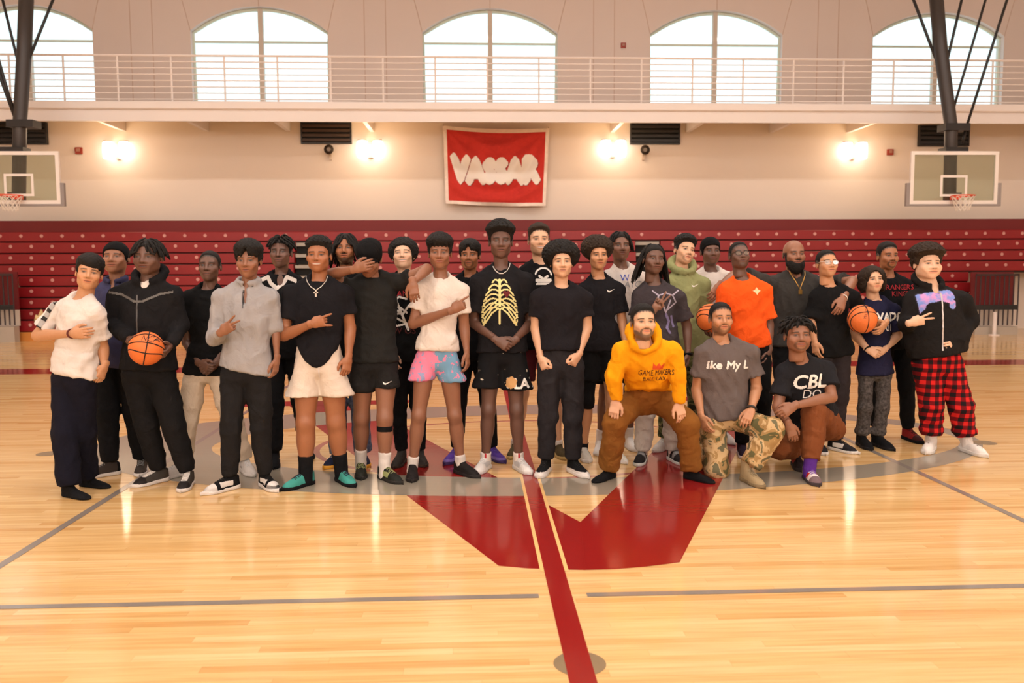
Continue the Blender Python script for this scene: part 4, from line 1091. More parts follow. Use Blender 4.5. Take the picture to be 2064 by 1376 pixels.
def person(key, label, chin, head=(0, 0, 0), hs=1.0, fw_=1.0, sh=None, syaw=0.0, feet=None, L=None, R=None, hip=None, hips=None, knees=None,
           ankles=None, skin=(0.1, 0.05, 0.03), face={}, hair=None, hairc=HAIR_BLACK, top=None, bottom=None, shoes=None, socks=None, b=1.0, dyh=-0.03, Y=None,
           extra=None, hand_s=1.0, seed=0, necks=1.0):
    # ---- joints
    gy = []; ank = []
    if ankles is None:
        for (px, py, a) in feet:
            G = gnd(px, py); ar = math.radians(a); yA = G[1]+0.19*math.cos(ar)
            xA = at(px, py, G[1]+0.09)[0]-math.sin(ar)*0.075
            ank.append(np.array([xA, yA, 0.0]))
    else: ank = [np.asarray(a, float) for a in ankles]
    Y0 = Y if Y is not None else float(np.mean([a[1] for a in ank]))-0.02
    def J(p): return at(p[0], p[1], Y0+(p[2] if len(p) > 2 else 0.0))
    S = {}
    for s_, p in zip('lr', sh):
        dy = p[2] if len(p) > 2 else (1 if s_ == 'l' else -1)*0.19*math.sin(math.radians(syaw))
        S[s_] = at(p[0], p[1], Y0+dy)-np.array([0, 0, 0.024])
    shc = (S['l']+S['r'])/2; xd = unit(S['r']-S['l']); shw = np.linalg.norm(S['r']-S['l'])/2
    Rm = rot_xyz(*head); hsz = hs*1.085
    Hs = np.diag([hsz*fw_*1.02, hsz*0.98, hsz*0.955]); HM = Rm@Hs
    chw = at(chin[0], chin[1], Y0+dyh-0.07)
    hc = chw-HM@np.array([0, -0.075, -0.124])
    topz = hc[2]+0.113*hsz
    if hips is None:
        if hip is None: hc_ = np.array([0.5*shc[0]+0.5*np.mean([a[0] for a in ank]), Y0+0.02, 0.515*topz])
        else: hc_ = J(hip)
        hx = 0.088*b**0.5
        HP = {'l': hc_-xd*hx, 'r': hc_+xd*hx}
    else: HP = {'l': J(hips[0]), 'r': J(hips[1])}; hc_ = (HP['l']+HP['r'])/2
    AK, KN = {}, {}
    for i, s_ in enumerate('lr'):
        AK[s_] = ank[i]+np.array([0, 0, 0.085 if ankles is None else 0.0])
        if knees and knees[i] is not None: KN[s_] = J(knees[i])
        else:
            m = HP[s_]*0.48+AK[s_]*0.52; KN[s_] = m+np.array([0, -0.035, 0])
    EL, WR = {}, {}; arms = {'l': L, 'r': R}
    for s_ in 'lr':
        a = arms[s_]; sg = -1 if s_ == 'l' else 1
        if a is None:
            EL[s_] = S[s_]+np.array([sg*0.035, 0.03, -0.285]); WR[s_] = EL[s_]+np.array([-sg*0.01, -0.05, -0.25])
        else: EL[s_] = J(a[0]); WR[s_] = J(a[1])
    nb = 0.40*(shc+np.array([0, 0.005, 0.070]))+0.60*(hc+HM@np.array([0, 0.025, -0.160]))
    base = np.array([np.mean([a[0] for a in ank]), np.mean([a[1] for a in ank]), 0.0])
    root = empty('person', base); tag(root, label, 'person', 'people lined up on the court')
    PEOPLE[key] = dict(root=root, base=base, Y0=Y0, S=S, EL=EL, WR=WR, HP=HP, KN=KN, AK=AK, hc=hc, HM=HM, xd=xd)
    def part(name, V, Q, mat, smooth=True, parent=root, label=None):
        if isinstance(Q, np.ndarray): o = fast_mesh(name, np.asarray(V)-base, Q, mat, parent, smooth)
        else: o = mesh_obj(name, np.asarray(V)-base, Q, mat, parent, smooth)
        if label: o['label'] = label
        return o
    # ---- garments: top
    t = top; ttop = None
    tee = t['type']; hemp = at(hc_[0] and proj(hc_)[0], t['hem'], hc_[1]) if 'hemc' not in t else J(t['hemc'])
    hem = np.array([hc_[0], hc_[1]+t.get('hemdy', 0.0), hemp[2]]) if 'hemc' not in t else hemp
    axis = unit(nb-hem); Lt = np.linalg.norm(nb-hem)
    fwd = unit(np.cross(axis, xd)*-1) if np.cross(axis, xd)[1] > 0 else unit(np.cross(axis, xd))
    lo, hi = bbox_pts([nb, hem, S['l'], S['r'], EL['l'], EL['r'], WR['l'], WR['r']], 0.2)
    f = Field(lo, hi, t.get('res', 0.0128))
    cw = shw*t.get('cw', 0.90); ww = cw*t.get('ww', 0.90); hw_ = cw*t.get('hw', 0.94); dp = t.get('dp', 0.118)*b**0.5
    a0 = hem-axis*0.08; L2 = Lt+0.08; k0 = 0.08/L2
    ts = (0, k0, k0+(1-k0)*0.30, k0+(1-k0)*0.62, k0+(1-k0)*0.81, k0+(1-k0)*0.92, 1.0)
    pl = (hem, -axis) if 'hemn' not in t else (hem, np.asarray(t['hemn'], float))
    tor = loft(a0, nb-axis*0.02, ts, (hw_, hw_, ww, cw*0.98, cw*0.95, cw*0.72, cw*0.38), (dp*t.get('bd', 1.02), dp*t.get('bd', 1.02), dp*t.get('wd', 0.95), dp*1.04, dp*0.96, dp*0.80, dp*0.58), xd, cap=0.6)
    if t.get('vhem'):
        vh = t['vhem']; _fn = tor[2]
        def fnv(X, Y_, Z, _fn=_fn): 
            xx = (X-hem[0])*xd[0]+(Y_-hem[1])*xd[1]
            return np.maximum(_fn(X, Y_, Z), (hem[2]+vh*(np.abs(xx)/hw_)**1.7)-Z)
        tor = (tor[0], tor[1], fnv)
    else:
        _fn = tor[2]
        def fnp(X, Y_, Z, _fn=_fn): return np.maximum(_fn(X, Y_, Z), (X-pl[0][0])*pl[1][0]+(Y_-pl[0][1])*pl[1][1]+(Z-pl[0][2])*pl[1][2])
        tor = (tor[0], tor[1], fnp)
    f.add(tor)
    _bw = bottom.get('w', 1.0)*b**0.3; _ws = hc_+unit(nb-hc_)*0.16; _ad = unit(HP['r']-HP['l'])
    def hemcut(pr):
        g = pr[2]
        if t.get('vhem'):
            return (pr[0], pr[1], lambda X, Y_, Z: np.maximum(g(X, Y_, Z), (hem[2]+t['vhem']*(np.abs((X-hem[0])*xd[0]+(Y_-hem[1])*xd[1])/hw_)**1.7)-Z))
        return (pr[0], pr[1], lambda X, Y_, Z: np.maximum(g(X, Y_, Z), (X-pl[0][0])*pl[1][0]+(Y_-pl[0][1])*pl[1][1]+(Z-pl[0][2])*pl[1][2]))
    f.add(hemcut(loft(hc_, _ws, (0, 0.5, 1), (0.150*_bw+0.019, 0.158*_bw+0.019, 0.145*_bw+0.019), (0.115*_bw+0.019, 0.118*_bw+0.019, 0.108*_bw+0.019), _ad, cap=0.8)), 0.03)
    for s_ in ('lr' if hips is None else ''): f.add(hemcut(loft(HP[s_], KN[s_], (0, 0.45, 1), (0.094*_bw+0.014, 0.098*_bw+0.014, 0.10*_bw), (0.100*_bw+0.014, 0.102*_bw+0.014, 0.1*_bw), _ad)), 0.03)
    rs = t.get('rs', 0.066)*0.88*b**0.35
    for s_ in 'lr':
        f.add(loft(nb+axis*0.026-fwd*0.012, S[s_]-axis*0.004, (0, 0.5, 1), (0.044*b**0.4, 0.050*b**0.4, rs*0.94)), 0.045)
        fr = t.get('sl', 0.62); fr = fr if np.ndim(fr) == 0 else fr[0 if s_ == 'l' else 1]; slw = t.get('slw', 1.12)*1.13
        dv = EL[s_]-S[s_]
        if fr <= 1.0:
            e = S[s_]+dv*fr; n_ = unit(dv)
            e2 = S[s_]+dv*min(1.0, fr+0.12)
            f.add(loft(S[s_], e2, (0, 0.45, 1), (rs, rs*1.0, rs*slw), None, plane=(e, n_)), t.get('sk', 0.028))
        else:
            f.add(loft(S[s_], EL[s_], (0, 1), (rs, rs*0.86)), 0.03)
            dv2 = WR[s_]-EL[s_]; e = EL[s_]+dv2*(fr-1); n_ = unit(dv2)
            f.add(loft(EL[s_], EL[s_]+dv2*min(1.0, fr-1+0.1), (0, 0.7, 1), (rs*0.86, rs*0.74, rs*t.get('cuff', 0.58)), None, plane=(e+n_*0.0, n_)), 0.035)
    nk = t.get('neck', 'crew')
    if tee == 'hood':
        # hood lying round the neck
        ringc = nb+axis*0.034-fwd*0.022
        for i in range(14):
            a1 = 2*math.pi*i/14; a2 = 2*math.pi*(i+1)/14
            def rp(a): 
                fb = math.cos(a)
                return ringc+xd*0.098*math.sin(a)+fwd*0.088*fb+axis*(0.022-0.055*max(0, fb)+0.050*max(0, -fb))
            f.add(cone(rp(a1), rp(a2), 0.030+0.014*max(0, -math.cos(a1)), 0.030+0.014*max(0, -math.cos(a2))), 0.02)
        f.sub(loft(nb-axis*0.02+fwd*0.014, nb+axis*0.14+fwd*0.005, (0, 1), (0.060*necks, 0.070*necks), (0.062, 0.075), xd, cap=0.3), 0.01)
        if t.get('open', 0): f.sub(ellip(nb+fwd*0.105-axis*(t['open']-0.03), (0.036, 0.05, 0.06)), 0.008)
    elif nk == 'v':
        f.sub(loft(nb-axis*0.0+fwd*0.02, nb+axis*0.12, (0, 1), (0.060*necks, 0.070*necks), (0.062, 0.072), xd, cap=0.3), 0.006)
        f.sub(ellip(nb+fwd*0.10-axis*0.045, (0.036, 0.06, 0.060)), 0.006)
    elif nk == 'collar':
        for i in range(10):
            a1 = math.pi*(0.12+1.76*i/10); a2 = math.pi*(0.12+1.76*(i+1)/10)
            def rp(a): return nb+axis*(0.034-0.02*max(0, math.cos(a)))+xd*0.073*math.sin(a)+fwd*(0.074*math.cos(a)-0.004)
            f.add(cone(rp(a1), rp(a2), 0.020, 0.020), 0.015)
        f.sub(loft(nb-axis*0.01+fwd*0.01, nb+axis*0.12, (0, 1), (0.054*necks, 0.060*necks), (0.056, 0.06), xd, cap=0.3), 0.006)
        f.sub(ellip(nb+fwd*0.105-axis*0.06, (0.016, 0.05, 0.085)), 0.008)
    else:
        nw = t.get('nw', 1.0)
        f.sub(loft(nb-axis*0.006+fwd*0.030, nb+axis*0.12+fwd*0.012, (0, 1), (0.056*nw*necks, 0.066*nw*necks), (0.060*nw, 0.072*nw), xd, cap=0.28), 0.006)
    V, Q = f.mesh()
    V = folds(V, Q, t.get('fold', 0.0042)*1.35, seed*7+1, 1.0, 0.6)
    o_top = part(t.get('name', {'tee': 't_shirt', 'hood': 'hoodie', 'long': 'pullover', 'jacket': 'jacket', 'jersey': 'jersey'}[tee]), V, Q, t['mat'], label=t.get('label'))
    bv_top = BVHTree.FromPolygons(V.tolist(), Q.tolist())
    PEOPLE[key].update(top=o_top, bv=bv_top, nb=nb, axis=axis, fwd=fwd)
    # ---- garments: bottom
    q = bottom; lo, hi = bbox_pts([HP['l'], HP['r'], KN['l'], KN['r'], AK['l'], AK['r'], hc_+np.array([0, 0, 0.2])], 0.2)
    f = Field(lo, hi, q.get('res', 0.0138)); bw = q.get('w', 1.0)*b**0.3
    waist = hc_+unit(nb-hc_)*0.16
    ad = unit(HP['r']-HP['l'])
    f.add(loft(hc_+unit(nb-hc_)*0.0, waist, (0, 0.5, 1), (0.150*bw, 0.158*bw, 0.145*bw), (0.115*bw, 0.118*bw, 0.108*bw), ad, cap=0.8))
    for s_ in 'lr':
        h_, k_, a_ = HP[s_], KN[s_], AK[s_]
        if q['type'] == 'shorts':
            e = at(proj(k_)[0], q['hem'][0 if s_ == 'l' else 1], h_[1]*0.5+k_[1]*0.5)[2]
            tt = (h_[2]-e)/(h_[2]-k_[2]+1e-6); tt = min(max(tt, 0.3), 1.25); e_ = h_+(k_-h_)*tt; e2 = h_+(k_-h_)*(tt+0.08)
            out = ad*(-1 if s_ == 'l' else 1)*q.get('out', 0.012)
            f.add(loft(h_-out*0.3, e2+out, (0, 0.5, 1), (0.094*bw, 0.100*bw, q.get('fl', 0.108)*bw), (0.100*bw, 0.103*bw, q.get('fl', 0.108)*bw*0.98), ad, plane=(e_, (0, 0, -1))), 0.03)
        else:
            kw = q.get('knee', 0.074); aw = q.get('ankle', 0.058); end = q.get('end', 0.94)
            f.add(loft(h_, k_, (0, 0.45, 1), (0.093*bw, 0.090*bw, kw), (0.098*bw, 0.093*bw, kw*1.02), ad), 0.035)
            dv = a_-k_; e_ = k_+dv*end; n_ = unit(dv)
            f.add(loft(k_, k_+dv*min(1.05, end+0.06), (0, 0.35, 0.8, 1), (kw, kw*q.get('calf', 0.97), (kw*0.35+aw*0.65), aw), None, plane=(e_, n_)), 0.03)
            if q.get('bunch'): f.add(ellip(e_-n_*0.035, (aw*1.16, aw*1.16, 0.034)), 0.03)
    V, Q = f.mesh(); V = folds(V, Q, q.get('fold', 0.004)*1.35, seed*5+2, 1.0, 0.9)
    o_bot = part(q.get('name', 'shorts' if q['type'] == 'shorts' else 'trousers'), V, Q, q['mat'], label=q.get('label'))
    PEOPLE[key].update(bottom=o_bot, bvb=BVHTree.FromPolygons(V.tolist(), Q.tolist()))
    # ---- body: one figure; fine head and hands, plain under the clothes
    VV, QQ, CC = [], [], []
    def chunk(V, Q, col):
        n = sum(len(v) for v in VV); VV.append(np.asarray(V)); QQ.append(np.asarray(Q)+n); col = np.asarray(col, float)
        CC.append(np.tile(col, (len(V), 1)) if col.ndim == 1 else col)
    sk = np.asarray(skin, float)
    o_ = dict(face); o_.setdefault('hairc', hairc); o_.setdefault('scalp', 0.97 if hair is not None else 0.0)
    hv = HEAD_V.copy()
    jaw = o_.get('jaw', 1.0); lowm = sstep(-hv[:, 2], 0.02, 0.09); hv[:, 0] *= 1+(jaw-1)*lowm
    nz = o_.get('nose', 1.0); nm_ = np.exp(-(hv[:, 0]/0.02)**2-((hv[:, 2]+0.036)/0.014)**2)*(hv[:, 1] < -0.08); hv[:, 0] *= 1+(nz-1)*nm_
    fat = o_.get('fat', 0.0)
    if fat:
        cm_ = np.exp(-((np.abs(hv[:, 0])-0.05)/0.03)**2-((hv[:, 2]+0.06)/0.04)**2); hv[:, 0] += np.sign(hv[:, 0])*fat*cm_*0.012
    cols = paint_head(HEAD_V, sk, o_)
    chunk(hv@HM.T+hc, HEAD_Q, cols)
    # neck and upper chest
    hb = hc+HM@np.array([0, 0.020, -0.075])
    f = Field(*bbox_pts([hb, nb, S['l'], S['r'], nb-axis*0.14], 0.10), 0.011)
    nr = 0.054*b**0.4*hs*necks
    f.add(loft(hb, nb-axis*0.03, (0, 0.5, 1), (nr*0.97, nr*0.96, nr*1.02)))
    f.add(loft(nb-axis*0.045, nb-axis*0.13, (0, 1), (cw*0.55, cw*0.66), (dp*0.55, dp*0.72), xd, cap=0.6), 0.035)
    for s_ in 'lr': f.add(loft(nb-axis*0.035, S[s_]-axis*0.012, (0, 1), (0.034, 0.034)), 0.03)
    V, Q = f.mesh(); chunk(V, Q, sk*0.94)
    # arms
    for s_ in 'lr':
        a = arms[s_]; fr = t.get('sl', 0.62); fr = fr if np.ndim(fr) == 0 else fr[0 if s_ == 'l' else 1]
        ab = b**0.5*t.get('arm', 1.0)
        f = Field(*bbox_pts([S[s_], EL[s_], WR[s_]], 0.09), 0.011)
        ml = 1.0 if fr <= 1 else 0.80
        f.add(loft(S[s_], EL[s_], (0, 0.4, 0.8, 1), np.array((0.048, 0.047, 0.041, 0.039))*ab*ml))
        hd = unit((J(a[2])-WR[s_]) if a is not None else (WR[s_]-EL[s_])); pn = np.asarray(a[3], float) if a is not None else np.array([0, 1.0, 0])
        f.add(loft(EL[s_], WR[s_], (0, 0.22, 0.7, 1), np.array((0.039, 0.043, 0.031, 0.027))*ab*ml, np.array((0.038, 0.040, 0.027, 0.0215))*ab*ml, np.cross(hd, pn)), 0.02)
        V, Q = f.mesh(); chunk(V, Q, sk*0.97)
        hv_, hq_ = hand_mesh(WR[s_], hd, pn, s_, a[4] if a is not None else 'relaxed', hand_s*0.98*b**0.15, 0.0052 if a is not None else 0.008)
        hcol = np.tile(sk, (len(hv_), 1)); nrm = vnormals(hv_, hq_); pm = np.clip(nrm@unit(pn), 0, 1)[:, None]*0.75
        hcol = hcol*(1-pm)+(sk*0.6+np.array([0.30, 0.17, 0.12]))*pm
        chunk(hv_, hq_, hcol)
    # legs and the trunk inside the clothes
    bare = q['type'] == 'shorts'; lw = q.get('leg', 1.0)*b**0.3
    f = Field(*bbox_pts([HP['l'], HP['r'], KN['l'], KN['r'], AK['l'], AK['r']], 0.12), 0.012 if bare else 0.020)
    m_ = 1.0 if bare else 0.72*min(1.0, q.get('w', 1.0)**1.5)
    for s_ in 'lr':
        f.add(loft(HP[s_], KN[s_], (0, 0.4, 0.85, 1), np.array((0.078, 0.076, 0.058, 0.055))*lw*m_), 0.02)
        back = np.array([0, 0.022, 0])
        f.add(loft(KN[s_], AK[s_], (0, 0.10, 0.30, 0.65, 1), np.array((0.054, 0.053, 0.056, 0.042, 0.034))*lw*m_), 0.03)
        if bare:
            f.add(ellip(KN[s_]*0.72+AK[s_]*0.28+np.array([0, 0.020, 0]), np.array((0.046, 0.044, 0.10))*lw), 0.03)
            f.add(ellip(KN[s_]+np.array([0, -0.026, 0.0]), np.array((0.034, 0.030, 0.045))*lw), 0.03)
    V, Q = f.mesh(); lc = np.tile(sk*0.97, (len(V), 1))
    if bare:
        kd = np.min([np.linalg.norm(V-(KN[s_]+np.array([0, -0.03, 0])), axis=1) for s_ in 'lr'], axis=0)
        lc *= (1-0.22*np.exp(-(kd/0.04)**2))[:, None]
    chunk(V, Q, lc)
    f = Field(*bbox_pts([nb, hc_, S['l'], S['r']], 0.2), 0.026)
    f.add(loft(hc_, nb-axis*0.10, (0, 0.5, 1), (0.085*bw, min(ww, hw_)*0.68, cw*0.72), (0.055*bw, dp*0.55, dp*0.6), xd))
    V, Q = f.mesh(); chunk(V, Q, sk)
    body = part('body', np.concatenate(VV), np.concatenate(QQ), M_SKIN)
    PEOPLE[key]['bvbody'] = BVHTree.FromPolygons(np.concatenate(VV).tolist(), np.concatenate(QQ).tolist())
    ca = body.data.color_attributes.new('Col', 'FLOAT_COLOR', 'POINT')
    cc = np.concatenate(CC); ca.data.foreach_set('color', np.concatenate([np.clip(cc, 0, 1), np.ones((len(cc), 1))], 1).astype(np.float32).ravel())
    # ---- hair
    def headpart(name, V, Q, mat, smooth=True, label=None): return part(name, np.asarray(V)@HM.T+hc, Q, mat, smooth, label=label)
    for hname, (V, Q), hm_ in (hair or []):
        headpart(hname, V, Q, hm_)
    PEOPLE[key]['headpart'] = headpart; PEOPLE[key]['part'] = part
    # ---- socks and shoes
    for i, s_ in enumerate('lr'):
        if socks:
            zt_, mat = socks[0], socks[1]; a_, k_ = AK[s_], KN[s_]; dv = unit(k_-a_)
            f = Field(*bbox_pts([a_, a_+dv*zt_], 0.09), 0.0105); pe = a_+dv*zt_
            f.add(loft(a_-dv*0.05, pe+dv*0.03, (0, 0.5, 1), np.array((0.042, 0.043, 0.049))*lw*socks[2] if len(socks) > 2 else np.array((0.042, 0.043, 0.049))*lw, plane=(pe, dv)))
            V, Q = f.mesh(); V = folds(V, Q, 0.002, seed+i, 0.5); part('sock', V, Q, mat); PEOPLE[key]['bvsock_'+s_] = BVHTree.FromPolygons(V.tolist(), Q.tolist())
        if shoes and shoes[i] is not None:
            s0 = shoes[i]; aa = s0.get('ang', feet[i][2] if feet else 0)
            add_shoe(root, s0.get('at', ank[i]), aa, s0['kind'], s0['col'], s0['sole'], s0.get('panels', ()), s0.get('lace'), s0.get('s', 1.0), base, s0.get('label'), s0.get('pitch', 0.0))
    if extra: extra(PEOPLE[key])
    return PEOPLE[key]
def printed(P, what, px, py, M, cell, mat, name, dy=0.0, warp=None, off=0.0035):
    bv = P['bv'] if what == 'top' else P['bvb']
    c = at(px, py, P['Y0']); c[1] = P['Y0']
    return lay(bv, c, (1, 0, 0), (0, 0, 1), (0, 1, 0), M, cell, mat, name, P[what], P['base'], off, warp, 1.4)

# ------------------------------------------------------------------ patterned cloth
def pat_base(name):
    m, nt, b = new_mat(name); b.inputs['Roughness'].default_value = 0.9; b.inputs['Specular IOR Level'].default_value = 0.2
    tc = nt.nodes.new('ShaderNodeTexCoord'); return m, nt, b, tc.outputs['Object']
def nmath(nt, op, a, c=None):
    n = nt.nodes.new('ShaderNodeMath'); n.operation = op
    for i, v in enumerate((a, c)):
        if v is None: continue
        if isinstance(v, (int, float)): n.inputs[i].default_value = v
        else: nt.links.new(v, n.inputs[i])
    return n.outputs[0]
def ramp(nt, fac, stops, const=True):
    r = nt.nodes.new('ShaderNodeValToRGB'); e = r.color_ramp.elements
    r.color_ramp.interpolation = 'CONSTANT' if const else 'LINEAR'
    while len(e) < len(stops): e.new(0.5)
    for el, (p, c) in zip(e, stops): el.position = p; el.color = (*c, 1)
    nt.links.new(fac, r.inputs[0]); return r.outputs[0]
def noise(nt, co, scale, detail=2, seed=0.0, dist=0.0):
    mp = nt.nodes.new('ShaderNodeMapping'); mp.inputs['Location'].default_value = (seed, seed*1.3, seed*0.7); nt.links.new(co, mp.inputs[0])
    n = nt.nodes.new('ShaderNodeTexNoise'); n.inputs['Scale'].default_value = scale; n.inputs['Detail'].default_value = detail; n.inputs['Distortion'].default_value = dist
    nt.links.new(mp.outputs[0], n.inputs['Vector']); return n.outputs['Fac']
def mat_plaid():
    m, nt, b, co = pat_base('red_black_plaid'); s = nt.nodes.new('ShaderNodeSeparateXYZ'); nt.links.new(co, s.inputs[0])
    fx = nmath(nt, 'GREATER_THAN', nmath(nt, 'FRACT', nmath(nt, 'MULTIPLY', s.outputs[0], 14.0)), 0.5)
    fz = nmath(nt, 'GREATER_THAN', nmath(nt, 'FRACT', nmath(nt, 'MULTIPLY', s.outputs[2], 14.0)), 0.5)
    c = ramp(nt, nmath(nt, 'MULTIPLY', nmath(nt, 'ADD', fx, fz), 0.5), ((0, (0.012, 0.008, 0.010)), (0.4, lin(112, 16, 22)), (0.8, lin(208, 36, 34))))
    nt.links.new(c, b.inputs['Base Color']); return m
def mat_camo(cols, scale, name):
    m, nt, b, co = pat_base(name)
    c = ramp(nt, noise(nt, co, scale, 3, 3.0, 0.9), ((0, cols[0]), (0.42, cols[1]), (0.50, cols[2]), (0.58, cols[3])))
    nt.links.new(c, b.inputs['Base Color']); return m
def mat_pinkblue(xm):
    m, nt, b, co = pat_base('pink_and_blue_print'); s = nt.nodes.new('ShaderNodeSeparateXYZ'); nt.links.new(co, s.inputs[0])
    pk, bl = lin(232, 136, 168), lin(116, 160, 192)
    c1 = ramp(nt, noise(nt, co, 26, 2, 1.0, 0.6), ((0, pk), (0.60, lin(150, 160, 200)))); c2 = ramp(nt, noise(nt, co, 26, 2, 5.0, 0.6), ((0, bl), (0.58, pk)))
    mx = nt.nodes.new('ShaderNodeMix'); mx.data_type = 'RGBA'; nt.links.new(nmath(nt, 'GREATER_THAN', s.outputs[0], xm), mx.inputs[0])
    nt.links.new(c1, mx.inputs[6]); nt.links.new(c2, mx.inputs[7]); nt.links.new(mx.outputs[2], b.inputs['Base Color']); return m
def mat_spots(name, bg, spot, scale, thr):
    m, nt, b, co = pat_base(name)
    c = ramp(nt, noise(nt, co, scale, 2, 2.0, 0.4), ((0, bg), (thr, spot))); nt.links.new(c, b.inputs['Base Color']); return m
def mat_heather(name, c1, c2, scale=40):
    m, nt, b, co = pat_base(name)
    c = ramp(nt, noise(nt, co, scale, 5), ((0.3, c1), (0.7, c2)), False); nt.links.new(c, b.inputs['Base Color']); return m
BLACKC, NAVY = (0.0085, 0.0085, 0.010), lin(22, 22, 34)
K = cloth(BLACKC); KT = cloth(lin(28, 27, 31)); KB = cloth((0.0068, 0.0068, 0.0075))
WHITE = cloth(lin(220, 211, 205)); CREAM = cloth(lin(228, 214, 198)); NAVYM = cloth(NAVY)
M_INKW = plain('white_print', lin(238, 234, 228), 0.8); M_INKK = plain('black_print', (0.012, 0.010, 0.010), 0.8)
SKD, SKB, SKM, SKT, SKL = lin(122, 85, 68), lin(150, 102, 77), lin(194, 140, 104), lin(222, 175, 142), lin(230, 186, 156)
SKDD = lin(108, 76, 63); SKG = lin(202, 148, 110); SKM2 = lin(166, 108, 74)
HB = hair_mat(HAIR_BLACK); HBR = hair_mat((0.030, 0.017, 0.010))
def h_buzz(): return [('hair', hair_shell(0.0028, top=0.003, lump=0.0018, w=0.010, cutoff=0.018), HB)]
def h_fade(top=0.016, lump=0.004, seed=0, m=HB, cut=0.012): return [('hair', hair_shell(0.004, top=top, lump=lump, w=0.016, seed=seed, cutoff=cut), m)]
def h_curly(top=0.032, seed=0, m=HB, th=0.010): return [('hair', hair_shell(th, top=top, lump=0.008, w=0.026, seed=seed), m)]
def h_locs(n, L, r, seed, **k): return [('hair', hair_shell(0.006), HB), ('locs', hair_tubes(n, L, r, seed, **k), HB)]
W_, K_ = lin(216, 210, 206), BLACKC
def sneaker(kind='low', col=K_, sole=W_, panels=(), lace=None, **k): return dict(kind=kind, col=col, sole=sole, panels=panels, lace=lace, **k)
def two(s): return (s, s)
def ball(c, rot, label, held=True):
    r = 0.121; root = tag(empty('basketball', c-np.array([0, 0, r])), label, 'basketball', 'orange basketballs')
    nu_, nv_ = 40, 20; V, Fc = [], []
    for j in range(nv_+1):
        for i in range(nu_):
            th = math.pi*j/nv_; ph = 2*math.pi*i/nu_; V.append((r*math.sin(th)*math.cos(ph), r*math.sin(th)*math.sin(ph), r*math.cos(th)+r))
    for j in range(nv_):
        for i in range(nu_): Fc.append((j*nu_+i, (j+1)*nu_+i, (j+1)*nu_+(i+1) % nu_, j*nu_+(i+1) % nu_))
    skin_ = mesh_obj('ball_cover', V, Fc, plain('orange_ball_leather', lin(226, 116, 52), 0.55, var=0.12, scale=60, bump=0.25), root, True)
    Rm = rot_xyz(*rot); sm = MB()
    def seam(fn, n=64):
        pts = [Rm@np.array(fn(2*math.pi*i/n)) for i in range(n)]
        mm = MB().tube([p/np.linalg.norm(p)*r*1.001+np.array([0, 0, r]) for p in pts], 0.0042, 5, closed=True)
        mm.build('seam', M_INKK, root, True)
    seam(lambda a: (math.cos(a), math.sin(a), 0)); seam(lambda a: (0, math.cos(a), math.sin(a)))
    for s_ in (-1, 1): seam(lambda a, s_=s_: (0.92*math.sin(a), 1.0*math.cos(a), s_*(0.52+0.22*math.cos(2*a))))
    return root, BVHTree.FromPolygons([(x+c[0], y+c[1], z+c[2]-r) for x, y, z in V], Fc), skin_

# ------------------------------------------------------------------ the people, from the left edge to the right
dn = (0, 1, 0)
P1 = person('p1', 'boy in a white tee with a checked sleeve stripe at the far left', (174, 583), (22, 4, 10), 0.98, 0.97, ((114, 618), (194, 624)), 22,
    ((160, 1007, 62), (199, 984, 70)), L=((76, 676, 0.05), (146, 672, -0.16), (196, 670, -0.22), dn, 'relaxed'), R=((207, 700, 0.04), (211, 738, 0.0), (199, 768, -0.04), (-0.8, 0.4, 0), 'relaxed'),
    hip=(150, 765), skin=SKG, face=dict(nose=0.85, smile=0.4, scalp=1), hair=[('hair', hair_shell(0.012, top=0.014, lump=0.004, w=0.03, seed=2, fringe=lambda X: 0.030-0.25*X), HB)],
    top=dict(type='tee', mat=WHITE, hem=752, sl=0.72, cw=0.98, hw=0.98, slw=1.22, fold=0.0055), bottom=dict(type='long', mat=NAVYM, knee=0.088, ankle=0.082, w=0.96, end=1.0, name='trousers'),
    shoes=two(sneaker('sock', K_, K_, s=0.98)), seed=1)
M = np.zeros((90, 26), bool); M[:, :] = True
s0, e0 = P1['S']['l'], P1['EL']['l']
def sleeve_stripe(P):
    a = P['S']['l']+np.array([0.02, 0, 0.075]); bq = P['S']['l']+(P['EL']['l']-P['S']['l'])*0.78+np.array([0.0, -0.03, 0])
    U = unit(bq-a); Vv = unit(np.cross((0, 1, 0), U)); L_ = np.linalg.norm(bq-a)
    for nm, mk, mat, off in (('sleeve_stripe', np.ones((int(0.042/0.004), int(L_/0.004)), bool), plain('grey_stripe', lin(168, 164, 162), 0.8), 0.003), ('sleeve_checks', None, M_INKK, 0.005)):
        if mk is None:
            mk = np.zeros((int(0.042/0.004), int(L_/0.004)), bool); n = mk.shape[1]
            for f_ in (0.06, 0.34, 0.62, 0.92): mk[:, int(n*max(0, f_-0.05)):int(n*min(1, f_+0.06))] = True
        lay(P['bv'], (a+bq)/2, U, Vv, (0.12, 0.99, 0), mk, 0.004, mat, nm, P['top'], P['base'], off, None, 1.0)
sleeve_stripe(P1)
mbw = MB(); w0 = P1['WR']['l']; dh = unit(np.array(P1['WR']['l']-P1['EL']['l']))
def bracelet(P, side, mat, t=0.0, r=0.034, th=0.006, name='bracelet', label=None):
    w = P['WR'][side]; e = P['EL'][side]; d = unit(w-e); c = w-d*t; u = unit(np.cross(d, (0, 0.3, 1))); v = np.cross(d, u)
    mb = MB().tube([c+r*(math.cos(2*math.pi*i/18)*u+0.9*math.sin(2*math.pi*i/18)*v) for i in range(18)], th, 6, closed=True)
    return P['part'](name, mb.V, mb.F, mat, True, label=label)
bracelet(P1, 'l', plain('dark_red_cord', lin(92, 34, 28), 0.7), 0.01, 0.033, 0.006)

